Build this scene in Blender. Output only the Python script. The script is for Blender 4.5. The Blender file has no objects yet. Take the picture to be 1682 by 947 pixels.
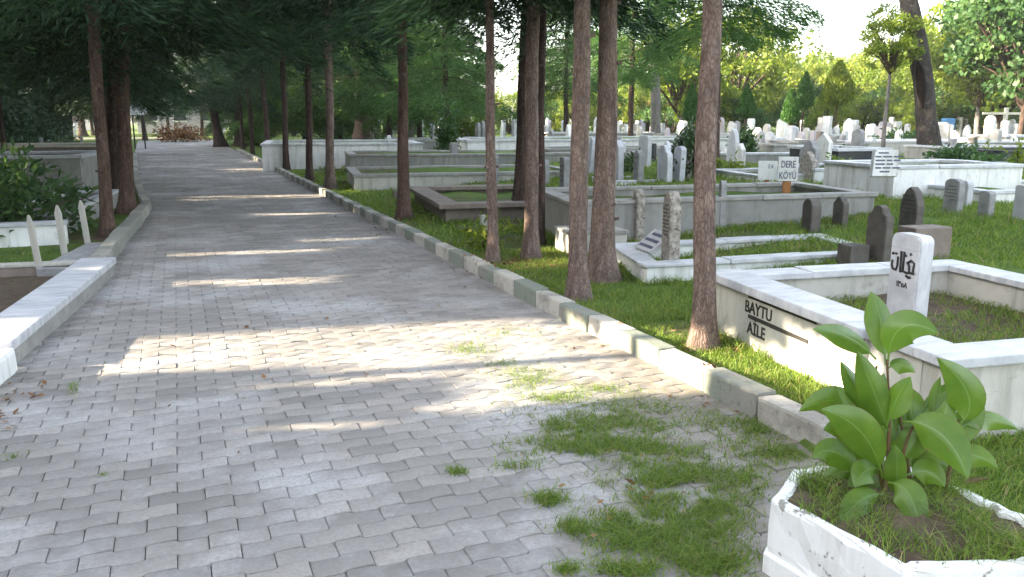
import bpy, bmesh, math, random
import numpy as np
from mathutils import Vector, Matrix, Quaternion

random.seed(7)
rng = np.random.default_rng(11)
sc = bpy.context.scene
COL = sc.collection
R = math.radians

# ------------------------------------------------------------------ camera
F, H, YAW, PIT = 1350.0, 1.6, R(21.9), R(11.65)
cam = bpy.data.cameras.new('camera')
cam.sensor_width = 36.0
cam.lens = 36.0 * F / 1682.0
cam.clip_start, cam.clip_end = 0.05, 600
cam_o = bpy.data.objects.new('camera', cam)
COL.objects.link(cam_o)
cam_o.location = (0, 0, H)
cam_o.rotation_euler = (R(90) - PIT, 0, -YAW)
sc.camera = cam_o

# ------------------------------------------------------------------ sky, sun, exposure
SUN_EL = R(16.0)
SD = np.array([0.985, -0.174])                 # the way the light travels over the ground
SN = np.array([0.174, 0.985])
TAN = math.tan(SUN_EL)
world = bpy.data.worlds.new('World')
sc.world = world
world.use_nodes = True
wn = world.node_tree
wn.nodes.clear()
sky = wn.nodes.new('ShaderNodeTexSky')
sky.sky_type = 'NISHITA'
sky.sun_disc = False
sky.sun_elevation = SUN_EL
sky.sun_rotation = math.atan2(-SD[0], -SD[1])
sky.air_density, sky.dust_density, sky.ozone_density = 1.0, 2.5, 1.0
bg = wn.nodes.new('ShaderNodeBackground')
bg.inputs['Strength'].default_value = 0.15
wo = wn.nodes.new('ShaderNodeOutputWorld')
hs = wn.nodes.new('ShaderNodeHueSaturation')           # a hazy, paler evening sky
hs.inputs['Saturation'].default_value = 0.50
wn.links.new(sky.outputs[0], hs.inputs['Color'])
wn.links.new(hs.outputs[0], bg.inputs['Color'])
wn.links.new(bg.outputs[0], wo.inputs['Surface'])
sun = bpy.data.lights.new('sun', 'SUN')
sun.energy = 5.0
sun.angle = R(0.5)
sun.color = (1.0, 0.84, 0.62)
sun_o = bpy.data.objects.new('sun', sun)
COL.objects.link(sun_o)
sun_o.rotation_euler = Vector((SD[0], SD[1], -TAN)).to_track_quat('-Z', 'Y').to_euler()
sc.view_settings.view_transform = 'Standard'
sc.view_settings.look = 'None'
sc.view_settings.gamma = 1.0
sc.view_settings.use_curve_mapping = False
sc.view_settings.exposure = 2.97
sc.render.engine = 'CYCLES'
sc.cycles.use_denoising = True
sc.cycles.max_bounces = 6
sc.cycles.diffuse_bounces = 3
sc.cycles.glossy_bounces = 2
sc.cycles.transmission_bounces = 3
sc.cycles.caustics_reflective = False
sc.cycles.caustics_refractive = False

# ------------------------------------------------------------------ placing things
cY, sY, cP, sP = math.cos(YAW), math.sin(YAW), math.cos(PIT), math.sin(PIT)
def sstep(a, b, x):
    t = min(1, max(0, (x - a) / (b - a)))
    return t * t * (3 - 2 * t)
def zg(x, y):
    return 0.06 + 0.16 * sstep(4.6, 7.0, x) + 0.20 * sstep(7.0, 10.5, x) if x > 2.8 else 0.03
def G(px, py, z=0.0):
    u = (px - 841) / F; v = (473.5 - py) / F
    fy = cP + v * sP; fz = -sP + v * cP
    t = (z - H) / fz
    a, b = u * t, fy * t
    return (a * cY + b * sY, -a * sY + b * cY)
def GP(px, py):
    z = 0.1
    for _ in range(8):
        x, y = G(px, py, z); z = zg(x, y)
    return Vector((x, y, z))
def dep(p):
    b = p[0] * sY + p[1] * cY
    return b * cP - (p[2] - H) * sP
def PT(px, py, d):                               # the point at camera depth d
    u = (px - 841) / F * d; v = (473.5 - py) / F * d
    b = d * cP + v * sP; c = -d * sP + v * cP
    return Vector((u * cY + b * sY, -u * sY + b * cY, H + c))
def PY(x, y, z):
    b = x * sY + y * cY; c = z - H
    return 473.5 - F * (b * sP + c * cP) / (b * cP - c * sP)
def HT(x, y, py):
    lo, hi = -1, 40
    for _ in range(50):
        m = (lo + hi) / 2
        if PY(x, y, m) > py: lo = m
        else: hi = m
    return lo
GV = Vector((0.137, 0.990, 0)).normalized()      # the grave grid: away ...
EV = Vector((0.990, -0.137, 0)).normalized()     # ... and to the right
GROT = math.atan2(-0.137, 0.990)

# ------------------------------------------------------------------ objects
def obj(name, me, mat=None, parent=None, loc=None):
    o = bpy.data.objects.new(name, me)
    COL.objects.link(o)
    if mat is not None and me is not None and not me.materials: me.materials.append(mat)
    if parent is not None: o.parent = parent
    if loc is not None: o.location = loc
    return o
def tag(o, label, cat=None, group=None, kind=None):
    if label: o['label'] = label
    if cat: o['category'] = cat
    if group: o['group'] = group
    if kind: o['kind'] = kind
    return o
def empty(name, loc, label=None, cat=None, group=None, rz=0):
    o = bpy.data.objects.new(name, None)
    COL.objects.link(o)
    o.empty_display_size = 0.2
    o.location = loc; o.rotation_euler = (0, 0, rz)
    return tag(o, label, cat, group)
def structure(name, me, mat):
    return tag(obj(name, me, mat), None, kind='structure')
def np_mesh(name, V, loops, sizes, attrs=None, smooth=False):
    me = bpy.data.meshes.new(name)
    V = np.asarray(V, np.float32).reshape(-1, 3); loops = np.asarray(loops, np.int32).ravel(); sizes = np.asarray(sizes, np.int32)
    me.vertices.add(len(V)); me.vertices.foreach_set('co', V.ravel())
    me.loops.add(len(loops)); me.loops.foreach_set('vertex_index', loops)
    me.polygons.add(len(sizes))
    st = np.zeros(len(sizes), np.int32); st[1:] = np.cumsum(sizes)[:-1]
    me.polygons.foreach_set('loop_start', st)
    me.polygons.foreach_set('loop_total', sizes)
    if smooth: me.polygons.foreach_set('use_smooth', np.ones(len(sizes), bool))
    for k, (dom, a) in (attrs or {}).items():
        at = me.attributes.new(k, 'FLOAT', dom); at.data.foreach_set('value', np.asarray(a, np.float32))
    me.update(calc_edges=True)
    me.validate()
    return me
def leaf_mesh(name, C, U, W, tint):              # one rhombus leaf per row
    n = len(C)
    V = np.stack([C - U * .5, C + W * .5 - U * .08, C + U * .5, C - W * .5 - U * .08], 1).reshape(-1, 3)
    return np_mesh(name, V, np.arange(4 * n), np.full(n, 4), {'tint': ('POINT', np.repeat(tint, 4))})
def unit(a):
    return a / np.maximum(np.linalg.norm(a, axis=-1, keepdims=True), 1e-9)
class MB:
    def __init__(s): s.bm = bmesh.new(); s.tl = s.bm.faces.layers.float.new('tint'); s.n = 0
    def box(s, c, d, rz=0, bev=0.0, jit=0.0, tint=None, taper=0.0):
        bm = s.bm
        t = random.random() if tint is None else tint
        m = Matrix.Translation(c) @ Matrix.Rotation(rz, 4, 'Z')
        hx, hy, hz = d[0] / 2, d[1] / 2, d[2] / 2
        vs = []
        for zz in (-1, 1):
            k = 1 - taper if zz > 0 else 1
            for a, b in ((-1, -1), (1, -1), (1, 1), (-1, 1)):
                j = Vector((random.uniform(-jit, jit), random.uniform(-jit, jit), random.uniform(-jit, jit)))
                vs.append(bm.verts.new(m @ (Vector((a * hx * k, b * hy * k, zz * hz)) + j)))
        fs = [bm.faces.new([vs[i] for i in q]) for q in ((3, 2, 1, 0), (4, 5, 6, 7), (0, 1, 5, 4), (1, 2, 6, 5), (2, 3, 7, 6), (3, 0, 4, 7))]
        for f in fs: f[s.tl] = t
        if bev:
            es = list({e for f in fs for e in f.edges})
            r = bmesh.ops.bevel(bm, geom=es, offset=bev, segments=2, affect='EDGES', profile=.6)
            for f in r['faces']: f[s.tl] = t
    def build(s, name, mat, parent=None, smooth=False, loc=None):
        me = bpy.data.meshes.new(name)
        bmesh.ops.recalc_face_normals(s.bm, faces=s.bm.faces)
        s.bm.to_mesh(me); s.bm.free()
        if smooth:
            for p in me.polygons: p.use_smooth = True
        return obj(name, me, mat, parent, loc)
def seg_box(mb, a, b, w, z0, z1, bev=0.01, ext=0.0, jit=0.0, tint=None):
    a = Vector((a[0], a[1], 0)); b = Vector((b[0], b[1], 0)); d = b - a; L = d.length
    c = (a + b) / 2
    mb.box((c.x, c.y, (z0 + z1) / 2), (L + ext, w, z1 - z0), math.atan2(d.y, d.x), bev, jit, tint)

# ------------------------------------------------------------------ materials
def nmat(name):
    m = bpy.data.materials.new(name); m.use_nodes = True
    nt = m.node_tree; nt.nodes.clear()
    o = nt.nodes.new('ShaderNodeOutputMaterial')
    return m, nt, o
def nd(nt, t, **kw):
    n = nt.nodes.new(t)
    for k, v in kw.items():
        if k in n.inputs: n.inputs[k].default_value = v
        else: setattr(n, k, v)
    return n
def ramp(nt, fac, stops):
    r = nt.nodes.new('ShaderNodeValToRGB')
    el = r.color_ramp.elements
    while len(el) < len(stops): el.new(0.5)
    for e, (p, c) in zip(el, stops):
        e.position = p; e.color = (c[0], c[1], c[2], 1) if hasattr(c, '__len__') else (c, c, c, 1)
    nt.links.new(fac, r.inputs[0])
    return r.outputs[0]
def noise(nt, scale, det=5, rough=.6, stretch=(1, 1, 1), coord='Object', dist=0):
    tc = nt.nodes.new('ShaderNodeTexCoord'); mp = nt.nodes.new('ShaderNodeMapping')
    mp.inputs['Scale'].default_value = stretch
    nt.links.new(tc.outputs[coord], mp.inputs[0])
    n = nd(nt, 'ShaderNodeTexNoise', Scale=scale, Detail=det, Roughness=rough, Distortion=dist)
    nt.links.new(mp.outputs[0], n.inputs['Vector'])
    return n.outputs['Fac']
def mix(nt, fac, a, b, blend='MIX'):
    m = nt.nodes.new('ShaderNodeMix'); m.data_type = 'RGBA'; m.blend_type = blend
    if isinstance(fac, float): m.inputs[0].default_value = fac
    else: nt.links.new(fac, m.inputs[0])
    for s, v in ((6, a), (7, b)):
        if isinstance(v, (tuple, list)): m.inputs[s].default_value = (*v[:3], 1)
        else: nt.links.new(v, m.inputs[s])
    return m.outputs[2]
def attr(nt, nm):
    a = nt.nodes.new('ShaderNodeAttribute'); a.attribute_name = nm
    return a.outputs['Fac']
def bump(nt, h, strength, dist=0.01):
    b = nd(nt, 'ShaderNodeBump', Strength=strength, Distance=dist)
    nt.links.new(h, b.inputs['Height'])
    return b.outputs[0]
def finish(nt, o, col, rough=.85, nrm=None, spec=.25):
    p = nt.nodes.new('ShaderNodeBsdfPrincipled')
    if isinstance(col, (tuple, list)): p.inputs['Base Color'].default_value = (*col, 1)
    else: nt.links.new(col, p.inputs['Base Color'])
    p.inputs['Roughness'].default_value = rough
    p.inputs['Specular IOR Level'].default_value = spec
    if nrm is not None: nt.links.new(nrm, p.inputs['Normal'])
    nt.links.new(p.outputs[0], o.inputs[0])
    return p
def solid(name, c1, c2, scale=6, rough=.85, bmp=.3, stretch=(1, 1, 1), spots=None, sscale=14, samt=(.6, .72), streak=None, coord='Object', spec=.25):
    m, nt, o = nmat(name)
    col = ramp(nt, noise(nt, scale, 6, .65, stretch, coord), [(.3, c1), (.7, c2)])
    if streak:
        f = ramp(nt, noise(nt, 1.0, 5, .6, (9, 9, 1.1), coord), [(.5, 0.), (.72, .8)])
        col = mix(nt, f, col, streak)
    if spots:
        f = ramp(nt, noise(nt, sscale, 6, .7, (1, 1, 1), coord), [(samt[0], 0.), (samt[1], 1.)])
        col = mix(nt, f, col, spots)
    h = noise(nt, scale * 6, 6, .7, stretch, coord)
    finish(nt, o, col, rough, bump(nt, h, bmp, .006), spec)
    return m
def leafmat(name, dark, mid, light, transl=.35, rough=.5, spec=.3, straw=None):
    m, nt, o = nmat(name)
    col = ramp(nt, attr(nt, 'tint'), [(0., dark), (.5, mid), (1., light)] if straw is None else [(0., dark), (.45, mid), (.86, light), (.97, straw)])
    p = nt.nodes.new('ShaderNodeBsdfPrincipled')
    nt.links.new(col, p.inputs['Base Color'])
    p.inputs['Roughness'].default_value = rough
    p.inputs['Specular IOR Level'].default_value = spec
    t = nt.nodes.new('ShaderNodeBsdfTranslucent')
    tcol = mix(nt, 1.0, col, (1.0, 1.0, .45), 'MULTIPLY')
    tcol = mix(nt, .5, tcol, col, 'ADD')
    nt.links.new(tcol, t.inputs[0])
    ms = nt.nodes.new('ShaderNodeMixShader'); ms.inputs[0].default_value = transl
    nt.links.new(p.outputs[0], ms.inputs[1]); nt.links.new(t.outputs[0], ms.inputs[2])
    nt.links.new(ms.outputs[0], o.inputs[0])
    return m

M = {}
M['white'] = solid('white_paint', (.62, .62, .60), (.80, .80, .79), 3, .8, .25, spots=(.33, .31, .28), sscale=9, samt=(.60, .72), streak=(.42, .40, .36))
M['plaster'] = solid('pale_plaster', (.40, .385, .345), (.56, .54, .49), 2.5, .9, .3, spots=(.24, .23, .2), sscale=5, samt=(.54, .74), streak=(.27, .26, .22))
M['greyplaster'] = solid('grey_plaster', (.20, .20, .185), (.34, .33, .31), 2.5, .9, .35, spots=(.12, .12, .1), sscale=5, samt=(.58, .8), streak=(.17, .17, .15))
M['marble'] = solid('marble', (.35, .36, .39), (.62, .62, .63), 4, .5, .08, stretch=(1, 3, 1), spots=(.40, .41, .44), sscale=6, samt=(.55, .8), spec=.4)
M['greymarble'] = solid('grey_marble', (.34, .35, .37), (.52, .53, .55), 5, .5, .1, spots=(.26, .27, .28), sscale=7, samt=(.55, .8))
M['mottled'] = solid('mottled_stone', (.11, .095, .075), (.50, .46, .41), 16, .9, .9, stretch=(1.6, 1, 1), spots=(.06, .05, .04), sscale=26, samt=(.55, .65))
M['concrete'] = solid('concrete', (.22, .215, .20), (.36, .35, .33), 5, .9, .5, spots=(.14, .135, .12), sscale=12)
M['darkstone'] = solid('dark_stone', (.075, .068, .062), (.15, .135, .12), 7, .85, .5, spots=(.2, .19, .15), sscale=10, samt=(.62, .75))
M['greystone'] = solid('grey_stone', (.19, .19, .19), (.34, .34, .335), 7, .85, .5, spots=(.1, .1, .09), sscale=10, samt=(.6, .75))
M['brownstone'] = solid('brown_stone', (.16, .132, .112), (.26, .215, .185), 6, .85, .45, spots=(.10, .08, .07), sscale=8)
M['blackstone'] = solid('black_granite', (.012, .012, .015), (.03, .03, .035), 9, .35, .05, spec=.5)
M['soil'] = solid('soil', (.055, .04, .028), (.13, .095, .065), 12, .95, .9, spots=(.06, .07, .025), sscale=8, samt=(.55, .7))
M['wood'] = solid('weathered_wood', (.34, .32, .28), (.50, .48, .43), 4, .85, .4, stretch=(6, 6, .6))
M['orangewood'] = solid('orange_wood', (.30, .12, .04), (.46, .21, .08), 5, .7, .3, stretch=(5, 5, .6))
M['darkmetal'] = solid('dark_metal', (.02, .02, .022), (.05, .045, .04), 8, .5, .1)
M['hollow'] = solid('hollow_shade', (.008, .006, .005), (.02, .015, .012), 9, .95, .5, spec=.05)  # near-black brown standing in for the shade inside the split trunk
M['letter'] = solid('black_lettering', (.018, .017, .016), (.05, .048, .045), 30, .7, .1)
M['blueletter'] = solid('faded_ink', (.07, .075, .12), (.14, .15, .2), 30, .7, .1)
M['lilac'] = solid('lilac_wall', (.36, .33, .36), (.46, .42, .45), 2, .9, .1)
M['cream'] = solid('cream_wall', (.50, .45, .38), (.62, .57, .48), 1.5, .9, .1, streak=(.4, .36, .3))
M['rooftile'] = solid('roof_tile', (.22, .09, .05), (.32, .15, .09), 3, .8, .3)
M['glass'] = solid('window_glass', (.03, .04, .05), (.05, .06, .07), 3, .1, .0, spec=.6)
M['blue'] = solid('blue_plastic', (.05, .16, .34), (.08, .22, .42), 4, .5, .05)

def bark(name, a, b, c):
    m, nt, o = nmat(name)
    n1 = noise(nt, 14, 8, .72, (1, 1, .22), dist=.6)
    n2 = noise(nt, 1.6, 4, .6, (1, 1, .7))
    col = ramp(nt, n1, [(.32, a), (.5, b), (.7, c)])
    col = mix(nt, ramp(nt, n2, [(.45, 0.), (.75, .55)]), col, (b[0] * .75, b[1] * .85, b[2] * .9))
    tc = nt.nodes.new('ShaderNodeTexCoord'); mp = nt.nodes.new('ShaderNodeMapping'); mp.inputs['Scale'].default_value = (1, 1, .34)
    nt.links.new(tc.outputs['Object'], mp.inputs[0])
    ad = nt.nodes.new('ShaderNodeVectorMath'); ad.operation = 'ADD'
    nz = nd(nt, 'ShaderNodeTexNoise', Scale=9, Detail=5); nt.links.new(mp.outputs[0], nz.inputs['Vector'])
    sc_ = nt.nodes.new('ShaderNodeVectorMath'); sc_.operation = 'SCALE'; sc_.inputs['Scale'].default_value = .14; nt.links.new(nz.outputs['Color'], sc_.inputs[0])
    nt.links.new(mp.outputs[0], ad.inputs[0]); nt.links.new(sc_.outputs[0], ad.inputs[1])
    vo = nd(nt, 'ShaderNodeTexVoronoi', Scale=44); vo.feature = 'DISTANCE_TO_EDGE'; nt.links.new(ad.outputs[0], vo.inputs['Vector'])
    crack = ramp(nt, vo.outputs['Distance'], [(.0, .62), (.20, 0.)])
    col = mix(nt, crack, col, (a[0] * .8, a[1] * .8, a[2] * .8))
    col = mix(nt, ramp(nt, noise(nt, 7, 6, .75), [(.58, 0.), (.68, .55)]), col, (.20, .185, .165))
    h = nt.nodes.new('ShaderNodeMath'); h.operation = 'MULTIPLY_ADD'; h.inputs[1].default_value = -.8
    nt.links.new(crack, h.inputs[0]); nt.links.new(noise(nt, 55, 6, .75, (1, 1, .35)), h.inputs[2])
    finish(nt, o, col, .92, bump(nt, h.outputs[0], .9, .010), .15)
    return m
M['bark'] = bark('red_brown_bark', (.07, .050, .042), (.20, .143, .118), (.32, .245, .205))
M['blackbark'] = bark('blackish_bark', (.018, .015, .013), (.055, .046, .040), (.105, .090, .078))
M['midbark'] = bark('brown_bark', (.04, .026, .02), (.12, .075, .056), (.21, .145, .11))
M['darkbark'] = bark('dark_bark', (.025, .018, .014), (.075, .05, .04), (.14, .10, .08))
M['greybark'] = bark('grey_bark', (.08, .07, .065), (.20, .18, .165), (.34, .31, .285))
M['conifer'] = leafmat('conifer_needles', (.010, .026, .013), (.024, .056, .022), (.052, .100, .036), .2, .6, .2)
M['fieldconifer'] = leafmat('green_conifer_needles', (.030, .080, .026), (.065, .135, .040), (.110, .180, .055), .45, .6, .2)
M['broadleaf'] = leafmat('broad_leaves', (.065, .105, .014), (.130, .185, .024), (.225, .250, .040), .55)
M['midleaf'] = leafmat('green_leaves', (.020, .055, .020), (.045, .100, .030), (.085, .150, .042), .4)
M['topiary'] = leafmat('cypress_leaves', (.018, .055, .014), (.040, .105, .022), (.075, .160, .032), .3)
M['bushleaf'] = leafmat('bush_leaves', (.014, .035, .012), (.035, .075, .022), (.08, .14, .035), .35, .35, .5)
M['grass'] = leafmat('grass_blades', (.075, .125, .022), (.140, .225, .036), (.225, .285, .065), .42, .5, .25, (.34, .28, .14))
M['dryleaf'] = leafmat('dry_leaves', (.07, .035, .016), (.17, .085, .04), (.28, .17, .09), .15, .8, .1)

def canna_mat():
    m, nt, o = nmat('canna_leaf')
    uv = nt.nodes.new('ShaderNodeUVMap'); uv.uv_map = 'uv'
    sx = nt.nodes.new('ShaderNodeSeparateXYZ'); nt.links.new(uv.outputs[0], sx.inputs[0])
    a = nt.nodes.new('ShaderNodeMath'); a.operation = 'SUBTRACT'; a.inputs[1].default_value = .5
    nt.links.new(sx.outputs[0], a.inputs[0])
    ab = nt.nodes.new('ShaderNodeMath'); ab.operation = 'ABSOLUTE'; nt.links.new(a.outputs[0], ab.inputs[0])
    k = nt.nodes.new('ShaderNodeMath'); k.operation = 'MULTIPLY_ADD'; k.inputs[1].default_value = -.55
    nt.links.new(ab.outputs[0], k.inputs[0]); nt.links.new(sx.outputs[1], k.inputs[2])
    wv = nt.nodes.new('ShaderNodeMath'); wv.operation = 'MULTIPLY'; wv.inputs[1].default_value = 165
    nt.links.new(k.outputs[0], wv.inputs[0])
    sn = nt.nodes.new('ShaderNodeMath'); sn.operation = 'SINE'; nt.links.new(wv.outputs[0], sn.inputs[0])
    base = ramp(nt, noise(nt, 9, 4), [(.3, (.065, .135, .014)), (.7, (.125, .205, .022))])
    base = mix(nt, ramp(nt, sn.outputs[0], [(.2, 0.), (1., .05)]), base, (.10, .20, .06))
    col = mix(nt, ramp(nt, ab.outputs[0], [(.006, .8), (.026, 0.)]), base, (.16, .27, .08))
    col = mix(nt, ramp(nt, ab.outputs[0], [(.47, 0.), (.5, .8)]), col, (.12, .07, .02))
    col = mix(nt, ramp(nt, noise(nt, 22, 4), [(.66, 0.), (.70, .8)]), col, (.17, .11, .04))
    tn = nt.nodes.new('ShaderNodeMath'); tn.operation = 'MULTIPLY_ADD'; nt.links.new(noise(nt, 8, 4), tn.inputs[0]); tn.inputs[1].default_value = .35
    tm = nt.nodes.new('ShaderNodeMath'); tm.operation = 'MULTIPLY'; tm.inputs[1].default_value = .75
    nt.links.new(sx.outputs[1], tn.inputs[2]); nt.links.new(tn.outputs[0], tm.inputs[0])
    col = mix(nt, ramp(nt, tm.outputs[0], [(.865, 0.), (.895, .8)]), col, (.15, .09, .03))
    p = nt.nodes.new('ShaderNodeBsdfPrincipled'); nt.links.new(col, p.inputs['Base Color'])
    p.inputs['Roughness'].default_value = .30; p.inputs['Specular IOR Level'].default_value = .5
    nt.links.new(bump(nt, sn.outputs[0], .1, .003), p.inputs['Normal'])
    t = nt.nodes.new('ShaderNodeBsdfTranslucent')
    nt.links.new(mix(nt, .6, col, (.16, .30, .02), 'ADD'), t.inputs[0])
    ms = nt.nodes.new('ShaderNodeMixShader'); ms.inputs[0].default_value = .33
    nt.links.new(p.outputs[0], ms.inputs[1]); nt.links.new(t.outputs[0], ms.inputs[2]); nt.links.new(ms.outputs[0], o.inputs[0])
    return m
M['canna'] = canna_mat()
M['cannastem'] = solid('canna_stem', (.10, .035, .02), (.10, .09, .03), 8, .6, .2, stretch=(1, 1, .4))

def ground_mat():
    m, nt, o = nmat('turf_ground')
    g = ramp(nt, noise(nt, 1.3, 8, .65), [(.3, (.055, .092, .018)), (.55, (.090, .150, .030)), (.75, (.15, .18, .05))])
    d = ramp(nt, noise(nt, 9, 6, .7), [(.3, (.055, .042, .028)), (.7, (.14, .11, .075))])
    col = mix(nt, ramp(nt, noise(nt, .55, 7, .7), [(.50, 0.), (.64, 1.)]), g, d)
    finish(nt, o, col, .95, bump(nt, noise(nt, 30, 6, .7), .8, .03), .1)
    return m
M['ground'] = ground_mat()
def paver_mat():
    m, nt, o = nmat('concrete_pavers')
    t = attr(nt, 'tint')
    col = ramp(nt, t, [(0., (.200, .187, .172)), (.5, (.265, .248, .230)), (1., (.325, .298, .270))])
    col = mix(nt, ramp(nt, noise(nt, .8, 6, .65), [(.48, 0.), (.62, .8)]), col, (.43, .42, .41))
    col = mix(nt, ramp(nt, noise(nt, .45, 6, .7, dist=.4), [(.52, 0.), (.7, .6)]), col, (.20, .185, .165))
    col = mix(nt, ramp(nt, noise(nt, 60, 4, .8), [(.35, .5), (.6, 0.)]), col, (.16, .155, .15))
    col = mix(nt, ramp(nt, noise(nt, 5, 6, .75), [(.6, 0.), (.72, .35)]), col, (.46, .46, .46))
    tc = nt.nodes.new('ShaderNodeTexCoord'); sp = nt.nodes.new('ShaderNodeSeparateXYZ'); nt.links.new(tc.outputs['Object'], sp.inputs[0])
    mr = nd(nt, 'ShaderNodeMapRange'); mr.inputs[1].default_value = .9; mr.inputs[2].default_value = 2.9; nt.links.new(sp.outputs[0], mr.inputs[0])
    mr2 = nd(nt, 'ShaderNodeMapRange'); mr2.inputs[1].default_value = 6.0; mr2.inputs[2].default_value = 3.6; nt.links.new(sp.outputs[1], mr2.inputs[0])
    mm = nt.nodes.new('ShaderNodeMath'); mm.operation = 'MULTIPLY'; nt.links.new(mr.outputs[0], mm.inputs[0]); nt.links.new(mr2.outputs[0], mm.inputs[1])
    ms_ = nt.nodes.new('ShaderNodeMath'); ms_.operation = 'MULTIPLY_ADD'; nt.links.new(mm.outputs[0], ms_.inputs[0]); ms_.inputs[1].default_value = .34; nt.links.new(noise(nt, 4.5, 7, .72), ms_.inputs[2])
    col = mix(nt, ramp(nt, ms_.outputs[0], [(.60, 0.), (.76, .6)]), col, (.20, .175, .14))
    h = nt.nodes.new('ShaderNodeMath'); h.operation = 'ADD'
    nt.links.new(noise(nt, 140, 4, .7), h.inputs[0]); nt.links.new(noise(nt, 18, 5, .7), h.inputs[1])
    finish(nt, o, col, .88, bump(nt, h.outputs[0], .45, .004), .2)
    return m
M['paver'] = paver_mat()
M['joint'] = solid('joint_sand', (.14, .128, .11), (.23, .21, .18), 12, .95, .6, spots=(.045, .06, .02), sscale=6, samt=(.55, .68))
def kerb_mat():
    m, nt, o = nmat('painted_kerb')
    base = ramp(nt, attr(nt, 'tint'), [(0., (.20, .225, .185)), (.45, (.25, .258, .225)), (.55, (.36, .34, .295)), (1., (.47, .445, .395))])
    col = mix(nt, ramp(nt, noise(nt, 3.5, 7, .7), [(.47, 0.), (.62, .85)]), base, (.25, .235, .21))
    col = mix(nt, ramp(nt, noise(nt, 16, 6, .75), [(.56, 0.), (.68, .8)]), col, (.13, .12, .10))
    finish(nt, o, col, .9, bump(nt, noise(nt, 30, 7, .75), .7, .012), .2)
    return m
M['kerb'] = kerb_mat()
M['peeling'] = solid('peeling_white_paint', (.68, .68, .66), (.82, .82, .81), 3, .8, .3, spots=(.27, .255, .23), sscale=13, samt=(.60, .635), streak=(.55, .53, .49))

# ------------------------------------------------------------------ the ground, the road, the kerbs
KX = 2.80                                          # road side of the right kerb
YL = [(-6, -1.5), (5.3, -1.10), (6.08, -1.08), (9.45, -.69), (9.7, -.80), (16.0, -.50), (23.2, -.97), (41, -1.69), (70, -2.6)]
def xl(y):
    for (a, xa), (b, xb) in zip(YL, YL[1:]):
        if y <= b: return xa + (xb - xa) * max(0, (y - a)) / (b - a)
    return YL[-1][1]
def build_ground():
    ys = list(np.arange(-8, 46, .75)) + [48, 52, 56, 60, 66, 72, 80, 95, 120, 160, 220, 300]
    V, Fc = [], []
    cols = None
    for y in ys:
        l = xl(y) - .10
        if y < 2.9: mid = [(l - .05, .03), (l, -.05), (.5, -.05), (KX - .15, -.03), (KX + .12, .02)]
        elif y < 72: mid = [(l - .05, .03), (l, -.05), (.5, -.05), (KX + .03, -.05), (KX + .06, .06)]
        else: mid = [(l - .05, .03), (l, .028), (.5, .025), (KX + .03, .03), (KX + .06, .06)]
        xs = [(-300, 0.), (-120, 0.), (-60, .03), (-30, .03), (-12, .03), (-6, .03), (-3.5, .03)] + mid + [(3.4, .06), (4.0, .06), (4.6, zg(4.6, y)), (5.2, zg(5.2, y)), (5.8, zg(5.8, y)), (6.4, zg(6.4, y)), (7.0, zg(7.0, y))] + [(q, zg(q, y)) for q in (7.7, 8.4, 9.1, 9.8, 10.5, 13, 17, 22, 30, 45, 70, 110, 180, 300)]
        cols = len(xs)
        for x, z in xs: V.append((x, y, z))
    for j in range(len(ys) - 1):
        for i in range(cols - 1):
            a = j * cols + i
            Fc.append((a, a + 1, a + 1 + cols, a + cols))
    me = bpy.data.meshes.new('ground'); me.from_pydata(V, [], Fc)
    return structure('ground', me, M['ground'])
build_ground()

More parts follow.
